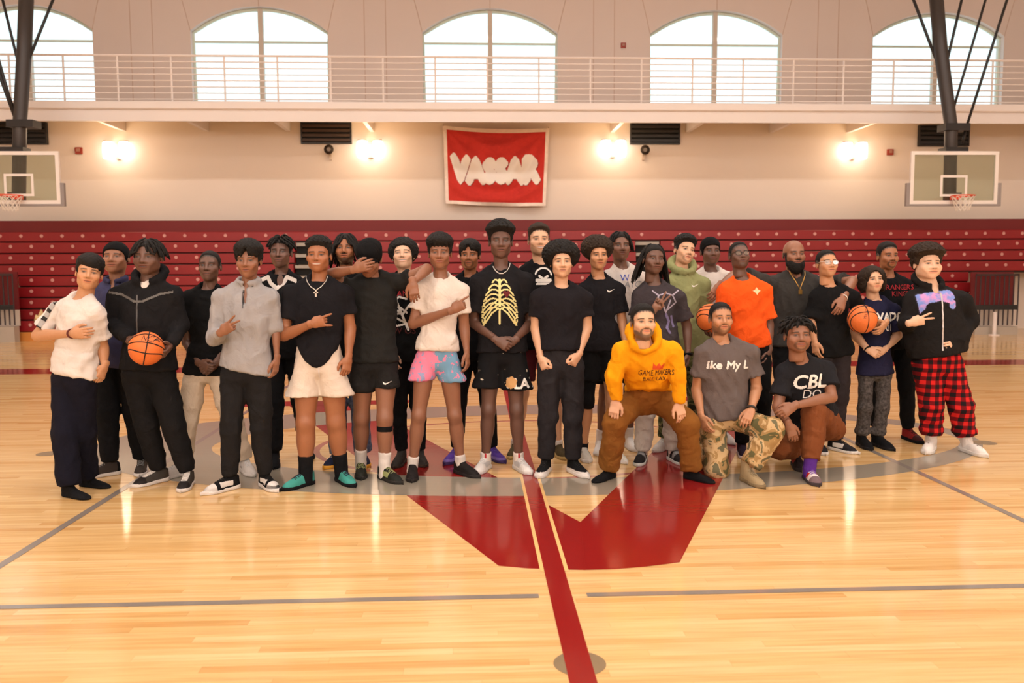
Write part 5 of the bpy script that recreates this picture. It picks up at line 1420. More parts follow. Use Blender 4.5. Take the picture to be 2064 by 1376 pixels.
P2 = person('p2', 'person in a black skull cap and navy jacket behind the boy in white', (226, 549), (4, 8, 0), 1.0, 1.04, ((190, 592), (272, 590)), 0,
    ((205, 964, -55), (283, 960, 15)), skin=SKB, face=dict(fat=0.5, beard='', scalp=1), hair=[('skull_cap', hair_shell(0.009, cutoff=-0.018, hat=True), KB)],
    top=dict(type='jacket', mat=cloth(lin(62, 62, 92)), hem=735, sl=1.93, neck='collar', cw=0.98), bottom=dict(type='long', mat=K, knee=0.085, ankle=0.062, w=1.06, name='joggers'),
    shoes=two(sneaker('low', lin(60, 52, 48), W_, (('heel_panel', 'heel', K_),), (0.3, 0.3, 0.3))), seed=2, b=1.08)
P3 = person('p3', 'person in a black zip hoodie holding a basketball with both hands', (291, 553), (-2, 0, 0), 1.04, 1.04, ((234, 590), (350, 588)), 0,
    ((304, 981, -38), (373, 991, 5)), L=((224, 655, 0.03), (264, 684, -0.20), (290, 668, -0.34), (0.6, 0.1, -0.75), 'grip'), R=((365, 655, 0.03), (342, 700, -0.18), (322, 728, -0.34), (-0.75, 0.2, 0.6), 'grip'),
    hip=(300, 752), skin=SKDD, face=dict(nose=1.15, fat=0.4), hair=h_locs(60, 0.085, 0.0075, 5, stiff=0.55, spread=0.6), necks=1.05,
    top=dict(type='hood', mat=cloth(lin(28, 27, 29)), hem=742, sl=1.93, cw=0.98, open=0.03, rs=0.072), bottom=dict(type='long', mat=cloth(lin(25, 24, 25)), knee=0.084, ankle=0.058, w=1.06, name='joggers'),
    shoes=two(sneaker('low', lin(70, 66, 62), W_, (('tongue_panel', 'tongue', W_), ('toe_panel', 'toe', lin(40, 36, 36))), (0.75, 0.72, 0.68))), seed=3, b=1.12)
sc = P3['Y0']/F_PX
c_ = at(291, 574, P3['Y0']); lay(P3['bvbody'], c_, (1, 0, 0), (0, 0, 1), (0, 1, 0), poly_mask([[(0, 0.10), (0.05, 0.075), (0.10, 0.075), (0.15, 0.10), (0.15, 0.0), (0, 0)]], 0.15, 0.10, 0.005), 0.005, WHITE, 'undershirt', P3['top'], P3['base'], 0.004, None, 1.2)
printed(P3, 'top', 291, 598, stroke_mask([([(0.0, 0.10), (0.09, 0.085), (0.20, 0.035), (0.235, 0.03), (0.27, 0.035), (0.38, 0.085), (0.47, 0.10)], 0.008)], 0.47, 0.12, 0.005), 0.005, plain('taped_seam', lin(92, 88, 84), 0.5), 'chest_seam')
printed(P3, 'top', 290, 650, np.ones((int(0.42/0.006), 2), bool), 0.006, plain('zip_grey', lin(86, 84, 84), 0.4, 0.5), 'zipper')
BALL1, bvb1, bc1 = ball(at(295, 702, P3['Y0']-0.30), (20, 25, 12), 'orange basketball lettered NCAA held by the person in the black zip hoodie')
c_ = at(303, 684, P3['Y0']-0.42)
lay(bvb1, c_, (0.98, 0, -0.17), (0.17, 0, 0.98), (0, 1, 0), text_mask('NCAA', 0.034, 0.003, bold=0.02), 0.003, M_INKK, 'lettering', bc1, np.array(BALL1.location), 0.0015, None, 0.6)

P4 = person('p4', 'boy in a black tee and cream trousers with hands clasped', (418, 566), (3, 6, 0), 0.97, 0.94, ((380, 594), (452, 594)), 0,
    ((352, 966, -42), (500, 960, 30)), L=((377, 690, 0.03), (403, 733, -0.14), (428, 748, -0.20), (0, 1, 0.2), 'clasp'), R=((456, 690, 0.03), (434, 733, -0.12), (410, 750, -0.18), (0, 1, 0.2), 'clasp'),
    hip=(418, 748), skin=SKDD, face=dict(nose=1.1, jaw=0.94), hair=h_buzz(),
    top=dict(type='tee', mat=KB, hem=752, sl=0.7, cw=1.0, hw=1.0, slw=1.2), bottom=dict(type='long', mat=cloth(lin(226, 208, 186)), knee=0.078, ankle=0.060, w=0.98, fold=0.006),
    shoes=two(sneaker('low', W_, W_, (), (0.8, 0.8, 0.8))), seed=4, b=0.95)
P5 = person('p5', 'young man in a grey quarter-zip pullover and black joggers', (497, 560), (2, 0, 0), 1.0, 0.95, ((442, 592), (548, 594)), 0,
    ((447, 996, -42), (543, 991, 36)), L=((432, 682, -0.02), (448, 668, -0.24), (484, 644, -0.30), (0.1, 1, 0), 'peace'), R=((556, 660, 0.02), (558, 725, -0.02), (553, 762, -0.03), (-1, 0.3, 0), 'relaxed'),
    hip=(497, 752), skin=SKB, face=dict(jaw=0.92, smile=0.4), hair=[('hair', hair_shell(0.016, top=0.020, lump=0.005, w=0.022, seed=4, fringe=lambda X: 0.018+0.050*np.exp(-(X/0.016)**2)+0.006*np.sin(X*260)), HB)],
    top=dict(type='long', mat=cloth(lin(160, 157, 158)), hem=744, sl=(1.9, 1.12), neck='collar', cw=0.98, hw=0.98, hemn=(-0.22, 0, -1), fold=0.0055, rs=0.064), bottom=dict(type='long', mat=cloth(lin(33, 32, 33)), knee=0.074, ankle=0.052, w=1.0, name='joggers', fold=0.005),
    shoes=two(sneaker('low', K_, W_, (('toe_panel', 'toe', W_), ('side_panel', 'side', W_), ('toe_guard', 'low', K_)), (0.02, 0.02, 0.02))), seed=5)
printed(P5, 'top', 497, 602, np.ones((int(0.13/0.005), 2), bool), 0.005, plain('zip_dark', lin(84, 84, 86), 0.4, 0.4), 'zipper')
P6 = person('p6', 'young man in a black jersey with white shoulders behind the grey pullover', (562, 538), (0, 4, 0), 1.02, 0.96, ((530, 566), (600, 566)), 0,
    ((552, 945, 10), (620, 926, 20)), skin=SKDD, face=dict(nose=1.15), hair=h_locs(80, 0.05, 0.008, 9, stiff=0.75, up_=0.03),
    top=dict(type='jersey', mat=K, hem=720, sl=0.7, neck='v', cw=1.0), bottom=dict(type='long', mat=K, knee=0.078, ankle=0.060), shoes=two(sneaker('high', K_, K_)), seed=6)
printed(P6, 'top', 563, 567, stroke_mask([([(0.0, 0.075), (0.075, 0.11), (0.10, 0.06), (0.155, 0.018), (0.21, 0.06), (0.235, 0.11), (0.31, 0.075)], 0.016)], 0.31, 0.14, 0.005), 0.005, WHITE, 'white_yoke')
P7 = person('p7', 'young man in a black tee with a pendant, cream shorts and teal shoes', (639, 548), (0, 2, 0), 1.0, 1.0, ((586, 584), (694, 584)), 0,
    ((601, 988, -40), (697, 981, 34)), L=((572, 676, -0.03), (630, 652, -0.24), (676, 642, -0.28), dn, 'horns'), R=((706, 660, 0.02), (702, 722, -0.05), (693, 775, -0.09), (-0.6, 0.8, 0), 'relaxed'),
    hip=(644, 738), skin=SKM2, face=dict(smile=0.9, nose=1.05), hair=h_curly(0.020, 3, th=0.006),
    top=dict(type='tee', mat=cloth(lin(27, 26, 30)), hem=736, sl=0.60, cw=0.99, ww=0.84, hw=0.80, vhem=0.165, slw=1.1, rs=0.070), bottom=dict(type='shorts', mat=cloth(lin(220, 206, 192)), hem=(797, 797), fl=0.125, w=1.06, leg=1.22, out=0.03),
    socks=(0.15, K), shoes=two(sneaker('low', lin(66, 150, 140), K_, (('heel_panel', 'heel', lin(60, 130, 124)),), (0.03, 0.02, 0.05))), seed=7, b=1.06)
def chain(P, pts, mat, th=0.0035, name='necklace', label=None):
    out = []
    for px, py in pts:
        p = at(px, py, P['Y0']); hit = P['bv'].ray_cast(Vector((p[0], P['Y0']-0.6, p[2])), Vector((0, 1, 0)), 1.0)
        h2 = P['bvbody'].ray_cast(Vector((p[0], P['Y0']-0.6, p[2])), Vector((0, 1, 0)), 1.0)
        y = min([h[0][1] for h in (hit, h2) if h[0] is not None]+[P['Y0']+0.05])-0.005
        out.append(np.array([p[0], y, p[2]]))
    mb = MB().tube(out, th, 6); return P['part'](name, mb.V, mb.F, mat, True, label=label), out
M_SILV = plain('silver_chain', (0.75, 0.72, 0.68), 0.3, 0.8); M_GOLD = plain('gold_chain', lin(222, 172, 92), 0.3, 0.8)
o_, pts = chain(P7, [(617, 556), (622, 568), (630, 577), (642, 584), (652, 577), (659, 567), (662, 556)], M_SILV)
pd = pts[3]; mb = MB().box(pd+np.array([-0.006, -0.008, -0.05]), pd+np.array([0.006, -0.002, 0.0])).box(pd+np.array([-0.016, -0.008, -0.022]), pd+np.array([0.016, -0.002, -0.012]))
P7['part']('cross_pendant', mb.V, mb.F, M_SILV, False)
printed(P7, 'bottom', 649, 745, np.ones((int(0.09/0.005), 2), bool), 0.005, WHITE, 'drawstring')

P8 = person('p8', 'bearded man with long locs standing behind the outstretched arm', (694, 530), (0, 6, 0), 1.0, 0.95, ((660, 566), (732, 566)), 0,
    ((672, 944, -20), (733, 942, 15)), skin=SKM2, face=dict(beard='mgj'), hair=h_locs(64, 0.20, 0.0085, 12, stiff=0.35, spread=0.3),
    top=dict(type='tee', mat=K, hem=725, sl=0.7), bottom=dict(type='long', mat=mat_heather('washed_blue_jeans', lin(66, 76, 104), lin(122, 132, 156)), knee=0.080, ankle=0.072, end=0.98, name='jeans'),
    shoes=two(sneaker('low', lin(34, 40, 66), lin(226, 166, 62), (), (0.3, 0.3, 0.35))), seed=8)
P9 = person('p9', 'person in a black cap with a hand over the face and elbow on a neighbour', (741, 560), (-8, -26, 4), 1.0, 0.98, ((702, 574), (806, 562)), -6,
    ((727, 966, 8), (787, 975, 40)), L=((668, 552, -0.10), (716, 542, -0.24), (744, 533, -0.28), (0.1, 1, 0), 'relaxed'), R=((860, 542, -0.06), (832, 570, -0.24), (836, 602, -0.26), (0, 1, 0), 'drape'),
    hip=(755, 735), skin=SKB, face=dict(nose=1.1), hair=[('cap', hair_shell(0.013, top=0.012, cutoff=-0.022, hat=True), KB)],
    top=dict(type='tee', mat=cloth(lin(36, 36, 35)), hem=726, sl=(0.5, 0.42), cw=0.92, ww=0.9, hw=0.92, rs=0.068), bottom=dict(type='shorts', mat=cloth(lin(34, 33, 33)), hem=(789, 780), fl=0.104, w=1.0, leg=1.08),
    socks=(0.13, WHITE), shoes=two(sneaker('low', lin(38, 40, 36), lin(46, 44, 42), (('side_panel', 'side', lin(150, 156, 104)), ('heel_panel', 'heel', W_)), (0.35, 0.38, 0.18))), seed=9)
mb = MB(); nr_, na = 6, 16
for j in range(2):
    for i in range(na+1):
        for k in range(nr_+1):
            a = math.pi*(i/na)-math.pi/2; r_ = 0.082+0.072*(k/nr_)*math.cos(a)
            mb.V.append((math.sin(a)*0.080*(1-0.05*k/nr_), -math.cos(a)*(0.095+0.068*k/nr_)+0.012, 0.062-0.012*(k/nr_)-0.05*math.sin(a)**2*(k/nr_+0.2)-0.004*j))
for j in range(2):
    o0 = j*(na+1)*(nr_+1)
    for i in range(na):
        for k in range(nr_):
            f_ = (o0+i*(nr_+1)+k, o0+i*(nr_+1)+k+1, o0+(i+1)*(nr_+1)+k+1, o0+(i+1)*(nr_+1)+k); mb.F.append(f_ if j == 0 else f_[::-1])
P9['headpart']('cap_brim', mb.V, mb.F, KB)
kb = P9['KN']['r']; ka = P9['AK']['r']; dk = unit(ka-kb); cb_ = kb+dk*0.075
f = Field(cb_-0.1, cb_+0.1, 0.006); f.add(loft(cb_-dk*0.06, cb_+dk*0.06, (0, 0.5, 1), (0.0625, 0.0615, 0.060), (0.064, 0.064, 0.064)), 0.01); f.cut(lambda X, Y, Z: np.abs((X-cb_[0])*dk[0]+(Y-cb_[1])*dk[1]+(Z-cb_[2])*dk[2])-0.022)
V, Q = f.mesh(); P9['part']('knee_band', V, Q, KB)
SWOOSH = poly_mask([[(0.0, 0.028), (0.008, 0.008), (0.022, 0.004), (0.075, 0.034), (0.028, 0.017), (0.016, 0.018)]], 0.075, 0.036, 0.0025)
printed(P9, 'bottom', 785, 767, SWOOSH, 0.0025, M_INKW, 'logo')
P10 = person('p10', 'smiling youth with big dark hair looking up in a black graphic tee', (812, 539), (0, 14, -3), 0.98, 0.98, ((778, 574), (850, 574)), 0,
    ((804, 943, -10), (849, 941, 12)), L=((786, 668, 0.03), (788, 712, -0.08), (798, 752, -0.12), (0.5, 0.8, 0), 'relaxed'), skin=SKL, face=dict(smile=0.9, eye=0.7), hair=[('hair', hair_afro(0.118, 0.120, 0.112, c=(0, 0.035, 0.045), seed=2, low=-0.10), HB)],
    top=dict(type='tee', mat=KB, hem=725, sl=0.7), bottom=dict(type='long', mat=KB, knee=0.064, ankle=0.048), shoes=two(sneaker('low', lin(52, 47, 44), lin(60, 52, 46))), seed=10)
M = stroke_mask([([(0.05, 0.30), (0.16, 0.02)], 0.010), ([(0.15, 0.27), (0.09, 0.29), (0.03, 0.25), (0.03, 0.21), (0.10, 0.20), (0.15, 0.16)], 0.008), ([(0.03, 0.20), (0.12, 0.15), (0.17, 0.22)], 0.008), ([(0.02, 0.14), (0.06, 0.05), (0.15, 0.07), (0.02, 0.14)], 0.008), ([(0.02, 0.14), (0.10, 0.155)], 0.008)], 0.19, 0.32, 0.004)
printed(P10, 'top', 809, 628, M, 0.004, M_INKW, 'graphic_print')
M_INKR = plain('red_print', lin(176, 36, 48), 0.8); M_INKDR = plain('dull_red_print', lin(86, 26, 30), 0.8)
printed(P10, 'top', 808, 590, text_mask('CAN', 0.045, 0.004, bold=0.02), 0.004, M_INKR, 'lettering')
printed(P10, 'top', 808, 664, text_mask('SAW OS', 0.05, 0.004, bold=0.02), 0.004, M_INKDR, 'lettering')
bracelet(P10, 'l', M_INKW, 0.0, 0.031, 0.005)
P11 = person('p11', 'youth in a white tee and pink and blue shorts pointing sideways', (886, 542), (0, 2, 0), 1.0, 0.97, ((852, 572), (930, 578)), 0,
    ((831, 971, 2), (941, 963, 40)), L=((833, 652, -0.02), (913, 624, -0.22), (952, 603, -0.26), (0, 1, -0.1), 'point'), R=((936, 660, 0.03), (941, 712, -0.02), (945, 762, -0.05), (-1, 0.4, 0), 'relaxed'),
    hip=(881, 728), skin=SKB, face=dict(nose=1.05), hair=[('hair', hair_shell(0.012, top=0.026, lump=0.006, w=0.02, seed=6, fringe=lambda X: 0.040+0.006*np.sin(X*230)), HB)],
    top=dict(type='tee', mat=cloth(lin(224, 213, 204)), hem=704, sl=0.62, cw=1.0, ww=0.92, hw=0.98, fold=0.005), bottom=dict(type='shorts', mat=mat_pinkblue(0.0), hem=(766, 769), fl=0.112, w=0.98, leg=0.97, out=0.02),
    socks=(0.075, WHITE), shoes=two(sneaker('low', lin(34, 30, 30), lin(42, 38, 38))), seed=11)
P12 = person('p12', 'youth with curtained hair half hidden behind the white tee', (945, 543), (-6, 4, 0), 0.96, 0.95, ((914, 570), (982, 570)), 0,
    ((913, 936, -25), (1000, 933, 28)), skin=SKM2, face=dict(beard='c', beardw=0.5), hair=[('hair', hair_shell(0.014, top=0.014, lump=0.004, w=0.02, seed=8, fringe=lambda X: 0.024+0.045*np.exp(-((X+0.005)/0.018)**2)+0.005*np.sin(X*250)), HB)],
    top=dict(type='tee', mat=K, hem=720, sl=0.7), bottom=dict(type='long', mat=KB, knee=0.066, ankle=0.048), shoes=two(sneaker('low', lin(86, 58, 148), lin(60, 46, 92), (('low_panel', 'low', lin(120, 100, 170)),), (0.12, 0.07, 0.3))), seed=12)
P13 = person('p13', 'tall young man in a black tee printed with a ribcage', (1010, 519), (0, 2, 0), 1.05, 0.97, ((964, 560), (1060, 560)), 0,
    ((972, 956, -22), (1054, 956, 22)), L=((955, 650, 0.04), (1002, 686, -0.17), (1034, 706, -0.22), dn, 'clasp'), R=((1070, 650, 0.04), (1036, 686, -0.15), (1004, 704, -0.19), dn, 'clasp'),
    hip=(1013, 716), skin=SKDD, face=dict(nose=1.15), hair=h_curly(0.034, 5),
    top=dict(type='tee', mat=cloth(lin(30, 29, 32)), hem=706, sl=0.72, cw=1.0, ww=0.96, hw=1.02, slw=1.25, rs=0.072), bottom=dict(type='shorts', mat=mat_spots('black_splatter_cloth', BLACKC, lin(214, 202, 178), 24, 0.70), hem=(780, 784), fl=0.122, w=1.05, leg=0.98, out=0.02),
    socks=(0.06, WHITE), shoes=two(sneaker('high', lin(216, 212, 210), lin(206, 202, 200), (('side_panel', 'side', lin(186, 186, 190)),), (0.7, 0.7, 0.7))), seed=13, b=1.05)
rib = []
for i in range(7):
    z = 0.335-0.034*i; w = (0.055, 0.085, 0.108, 0.124, 0.134, 0.138, 0.138)[i]; dp_ = (0.012, 0.03, 0.045, 0.058, 0.068, 0.078, 0.085)[i]
    for s_ in (-1, 1):
        rib.append(([(0.15+s_*w*t_, z+0.035*math.sin(math.pi*min(t_*0.8, 1))*0.9-dp_*t_**2.2) for t_ in np.linspace(0.03, 1, 12)], 0.0062))
        if i > 1: rib.append(([(0.15+s_*w, z-dp_), (0.15+s_*w*0.97, z-dp_-0.022), (0.15+s_*w*0.86, z-dp_-0.030)], 0.0055))
        if i > 3: rib.append(([(0.15+s_*w*0.86, z-dp_-0.03), (0.15+s_*w*0.45, z-0.03), (0.15+s_*0.012, z+0.01)], 0.0058))
rib.append(([(0.15, 0.36), (0.15, 0.16)], 0.0105)); rib.append(([(0.15, 0.12), (0.148, 0.02)], 0.008))
rib.append(([(0.15+0.115, 0.05), (0.15+0.13, 0.005)], 0.007)); rib.append(([(0.15-0.115, 0.05), (0.15-0.13, 0.0)], 0.007))
printed(P13, 'top', 1007, 606, stroke_mask(rib, 0.30, 0.385, 0.004), 0.004, plain('pale_yellow_print', lin(226, 216, 150), 0.8), 'ribcage_print')
printed(P13, 'top', 1021, 591, poly_mask([[(0.03, 0.0), (0.062, 0.045), (0.045, 0.062), (0.03, 0.05), (0.015, 0.062), (0.0, 0.045)]], 0.065, 0.065, 0.004), 0.004, plain('dark_red_print', lin(104, 22, 28), 0.8), 'heart_print', off=0.004)
chain(P13, [(992, 530), (994, 538), (999, 546), (1006, 551), (1013, 551), (1021, 546), (1026, 538), (1028, 530)], M_SILV, 0.0045)
printed(P13, 'bottom', 1052, 768, text_mask('PLAY', 0.075, 0.004, bold=0.03), 0.004, M_INKW, 'lettering')
printed(P13, 'bottom', 1030, 765, poly_mask([[(0.01, 0.02), (0.05, 0.0), (0.09, 0.02), (0.10, 0.07), (0.06, 0.10), (0.02, 0.08)]], 0.11, 0.11, 0.005), 0.005, plain('tan_print', lin(206, 160, 104), 0.8), 'print_patch', off=0.005)
for s_ in 'lr':
    c_ = P13['AK'][s_]+np.array([0, 0, 0.035])
    lay(P13['bvsock_'+s_], c_, (1, 0, 0), (0, 0, 1), (0, 1, 0), stroke_mask([([(0.010, 0.004), (0.010, 0.034)], 0.007)], 0.02, 0.038, 0.003), 0.003, M_INKR, 'sock_logo', P13['root'], P13['base'], 0.003, None, 0.5)
P14 = person('p14', 'smiling man in a black tee with a white round emblem behind', (1089, 513), (2, 4, 0), 1.04, 0.98, ((1056, 543), (1128, 543)), 0,
    ((1036, 925, -15), (1130, 926, 10)), skin=SKT, face=dict(smile=0.9, beard='j', beardw=0.35), hair=h_fade(0.018, 0.004, 3, HBR), hairc=(0.022, 0.013, 0.009),
    top=dict(type='tee', mat=K, hem=700, sl=0.7, cw=1.0), bottom=dict(type='shorts', mat=cloth(lin(74, 22, 28)), hem=(768, 768), fl=0.105), socks=(0.05, WHITE),
    shoes=two(sneaker('low', lin(72, 60, 36), lin(178, 150, 96))), seed=14)
M = stroke_mask([([(0.085+0.07*math.cos(a), 0.085+0.07*math.sin(a)) for a in np.linspace(0.2, 2.9, 16)], 0.007), ([(0.03, 0.05), (0.14, 0.05)], 0.016), ([(0.05, 0.085), (0.085, 0.06), (0.12, 0.085)], 0.010), ([(0.03, 0.02), (0.14, 0.02)], 0.010)], 0.17, 0.17, 0.004)
printed(P14, 'top', 1094, 556, M, 0.004, M_INKW, 'emblem')
P15 = person('p15', 'youth with a round afro in a plain black tee and dark joggers at the centre', (1134, 559), (0, 3, 0), 0.98, 0.96, ((1082, 594), (1180, 594)), 0,
    ((1095, 963, -20), (1166, 963, 24)), L=((1080, 662, 0.03), (1090, 722, -0.06), (1104, 756, -0.12), (0.7, 0.7, 0), 'pinch'), R=((1183, 660, 0.03), (1166, 716, -0.08), (1147, 746, -0.14), (-0.7, 0.7, 0), 'pinch'),
    hip=(1130, 738), skin=SKT, face=dict(nose=1.0, beard='m', beardw=0.25), hair=[('hair', hair_afro(0.142, 0.132, 0.118, c=(0, 0.038, 0.058), seed=4, low=-0.03, lump=0.009), HB)],
    top=dict(type='tee', mat=cloth(lin(31, 29, 33)), hem=702, sl=0.60, cw=0.98, ww=0.92, hw=0.94, slw=1.18), bottom=dict(type='long', mat=cloth(lin(42, 40, 43)), knee=0.074, ankle=0.058, name='joggers', fold=0.005, end=0.9),
    shoes=two(sneaker('high', K_, W_, (('toe_panel', 'low', W_),), (0.02, 0.02, 0.02))), seed=15)
P16 = person('p16', 'boy with a round afro in a black tee bearing a small white logo', (1209, 543), (4, 0, 0), 0.96, 0.95, ((1178, 578), (1246, 578)), 0,
    ((1180, 932, 4), (1245, 934, 20)), R=((1254, 646, 0.02), (1259, 692, -0.04), (1258, 730, -0.06), (-1, 0.4, 0), 'relaxed'), skin=SKG, face=dict(nose=1.05), hair=[('hair', hair_afro(0.135, 0.125, 0.112, c=(0, 0.035, 0.058), seed=7, low=-0.05, lump=0.009), HBR)],
    top=dict(type='tee', mat=KT, hem=702, sl=0.72, slw=1.25, cw=1.0, hw=1.0), bottom=dict(type='shorts', mat=KB, hem=(766, 766), fl=0.105), socks=(0.05, K), shoes=two(sneaker('low', lin(206, 202, 192), W_, (('side_panel', 'side', lin(140, 140, 130)),))), seed=16, b=0.95)
printed(P16, 'top', 1229, 585, SWOOSH, 0.0025, M_INKW, 'logo')
for s_ in 'l':
    f = Field(*bbox_pts([P16['HP'][s_], P16['KN'][s_], P16['AK'][s_]], 0.12), 0.010); kk, aa, hh = P16['KN'][s_], P16['AK'][s_], P16['HP'][s_]
    f.add(loft(hh, kk, (0, 0.4, 0.85, 1), (0.080, 0.078, 0.064, 0.062))); f.add(ellip(kk+np.array([0, -0.028, 0]), (0.044, 0.040, 0.055)), 0.03); pe = kk+(aa-kk)*0.14
    f.add(loft(kk, kk+(aa-kk)*0.3, (0, 1), (0.064, 0.066), plane=(pe, unit(aa-kk)))); V, Q = f.mesh(); P16['part']('legging', V, Q, KB)
P17 = person('p17', 'young man with short braids in a white tee lettered in blue', (1254, 524), (2, 4, 0), 1.02, 0.95, ((1226, 552), (1292, 554)), 0,
    ((1209, 918, -14), (1274, 910, 8)), skin=SKD, face=dict(beard='m', beardw=0.4), hair=h_locs(40, 0.10, 0.0075, 21, stiff=0.4, ymin=-0.02),
    top=dict(type='tee', mat=WHITE, hem=700, sl=0.7, cw=1.0), bottom=dict(type='shorts', mat=KB, hem=(770, 770), fl=0.105), socks=(0.11, WHITE), shoes=two(sneaker('low', lin(232, 228, 224), W_)), seed=17)
M_INKB = plain('blue_print', lin(64, 82, 178), 0.8); M_INKG = plain('grey_print', lin(150, 150, 152), 0.8)
printed(P17, 'top', 1256, 559, text_mask('W', 0.055, 0.0035, bold=0.02), 0.0035, M_INKB, 'lettering')
printed(P17, 'top', 1272, 572, text_mask('ATC', 0.055, 0.0035, shear=0.2), 0.0035, M_INKG, 'lettering')
P18 = person('p18', 'youth with long locs in a charcoal graphic tee raising two fingers', (1322, 552), (8, 4, 4), 1.0, 0.95, ((1288, 590), (1368, 592)), 6,
    ((1292, 939, -22), (1366, 938, 14)), L=((1279, 654, 0.0), (1320, 622, -0.20), (1346, 582, -0.24), (0.2, -1, 0), 'peace'), R=((1385, 660, 0.03), (1387, 714, -0.03), (1384, 748, -0.05), (-1, 0.4, 0), 'relaxed'),
    skin=SKDD, face=dict(nose=1.1), hair=h_locs(58, 0.24, 0.0070, 31, stiff=0.3, spread=0.15, ymin=0.015),
    top=dict(type='tee', mat=cloth(lin(64, 58, 62)), hem=692, sl=0.72, slw=1.25, cw=1.0), bottom=dict(type='long', mat=cloth(lin(188, 180, 172)), knee=0.084, ankle=0.068, end=0.95, name='sweatpants', fold=0.006),
    socks=(0.05, WHITE), shoes=two(sneaker('low', lin(36, 34, 36), lin(196, 200, 196), (('strap', 'strap', lin(140, 138, 138)),))), seed=18, b=0.97)
M = stroke_mask([([(0.0, 0.20), (0.05, 0.16), (0.03, 0.10), (0.10, 0.06)], 0.006), ([(0.22, 0.20), (0.17, 0.16), (0.20, 0.10), (0.12, 0.04)], 0.006), ([(0.05, 0.16), (0.11, 0.18), (0.17, 0.16)], 0.005), ([(0.07, 0.12), (0.11, 0.02), (0.15, 0.12)], 0.006)], 0.22, 0.22, 0.004)
printed(P18, 'top', 1337, 606, M, 0.004, plain('pale_graphic_print', lin(168, 160, 178), 0.8), 'graphic_print')
printed(P18, 'top', 1345, 648, stroke_mask([([(0.02, 0.16), (0.05, 0.10), (0.03, 0.05), (0.06, 0.0)], 0.010), ([(0.07, 0.14), (0.09, 0.06)], 0.010)], 0.11, 0.18, 0.004), 0.004, plain('violet_graphic_print', lin(118, 110, 150), 0.8), 'graphic_print')
bracelet(P18, 'r', KB, 0.0, 0.033, 0.010, 'watch')
P19 = person('p19', 'young man in a sage green hoodie tilting his head', (1383, 531), (10, 6, 12), 1.0, 0.96, ((1350, 564), (1418, 566)), 0,
    ((1333, 911, -38), (1413, 906, 15)), skin=SKT, face=dict(beard='mc', beardw=0.35), hair=h_curly(0.026, 8, th=0.005),
    top=dict(type='hood', mat=cloth(lin(146, 150, 104)), hem=705, sl=1.9, cw=1.0, hw=1.0), bottom=dict(type='long', mat=mat_camo((lin(64, 72, 46), lin(104, 108, 70), lin(134, 128, 90), lin(58, 60, 44)), 9, 'green_camo_cloth'), knee=0.080, ankle=0.070, end=0.96),
    shoes=two(sneaker('low', W_, W_, (), (0.8, 0.8, 0.8))), seed=19)
printed(P19, 'top', 1397, 575, SWOOSH, 0.0025, M_INKW, 'logo')
P20 = person('p20', 'man in a black durag and white tee behind the orange shirt', (1437, 533), (0, 4, 0), 1.0, 0.97, ((1402, 556), (1470, 556)), 0,
    ((1418, 896, -10), (1466, 896, 10)), skin=SKDD, face=dict(nose=1.1), hair=[('durag', hair_shell(0.008, top=0.006, cutoff=-0.018, hat=True), KB)],
    top=dict(type='tee', mat=WHITE, hem=700, sl=0.6, nw=1.1), bottom=dict(type='long', mat=mat_heather('pale_camo_cloth', lin(190, 186, 172), lin(140, 136, 120), 14), knee=0.080, ankle=0.072, end=0.97), shoes=two(sneaker('low', W_, W_)), seed=20)
P21 = person('p21', 'young man with glasses in a bright orange tee looking up', (1497, 539), (0, 14, 0), 0.98, 0.94, ((1462, 578), (1542, 578)), 0,
    ((1500, 926, -8), (1549, 921, 14)), L=((1446, 655, 0.06), (1443, 676, -0.14), (1424, 676, -0.24), (0, -0.2, 1), 'grip'), R=((1550, 656, 0.03), (1551, 708, -0.03), (1541, 738, -0.07), (-0.8, 0.6, 0), 'relaxed'),
    skin=SKDD, face=dict(nose=1.1, beard='g', beardw=0.4), hair=h_buzz(),
    top=dict(type='tee', mat=cloth(lin(240, 92, 30)), hem=697, sl=0.78, slw=1.3, cw=1.0, hw=1.0, rs=0.070, fold=0.005), bottom=dict(type='long', mat=KB, knee=0.072, ankle=0.056), shoes=two(sneaker('low', lin(44, 34, 50), lin(200, 190, 190))), seed=21)
printed(P21, 'top', 1518, 585, poly_mask([[(0, 0.035), (0.022, 0.042), (0.04, 0.065), (0.058, 0.042), (0.08, 0.035), (0.058, 0.022), (0.04, 0.0), (0.022, 0.022)]], 0.08, 0.066, 0.003), 0.003, plain('pale_orange_print', lin(250, 206, 160), 0.8), 'logo')
def glasses(P, mat, lens):
    mb = MB()
    for s_ in (-1, 1):
        cx = s_*0.033
        mb.tube([(cx+0.024*math.copysign(abs(math.cos(a))**0.7, math.cos(a)), -0.101+0.35*abs(cx+0.02*math.cos(a))**1.0*0.25, -0.006+0.017*math.copysign(abs(math.sin(a))**0.7, math.sin(a))) for a in np.linspace(0, 2*math.pi, 21)[:-1]], 0.0018, 5, closed=True)
        mb.tube([(s_*0.057, -0.094, 0.002), (s_*0.078, -0.05, 0.004), (s_*0.082, 0.012, 0.002)], 0.002, 5)
    mb.tube([(-0.010, -0.104, -0.003), (0, -0.108, 0.0), (0.010, -0.104, -0.003)], 0.002, 5)
    g = P['headpart']('glasses', mb.V, mb.F, mat)
    m2 = MB()
    for s_ in (-1, 1):
        n = len(m2.V); cx = s_*0.033
        for a in np.linspace(0, 2*math.pi, 17)[:-1]: m2.V.append((cx+0.023*math.cos(a), -0.0985+0.06*abs(cx+0.02*math.cos(a)), -0.006+0.016*math.sin(a)))
        m2.F.append(tuple(range(n, n+16)))
    V = np.asarray(m2.V)@P['HM'].T+P['hc']-P['base']; mesh_obj('lens', V, m2.F, lens, g)
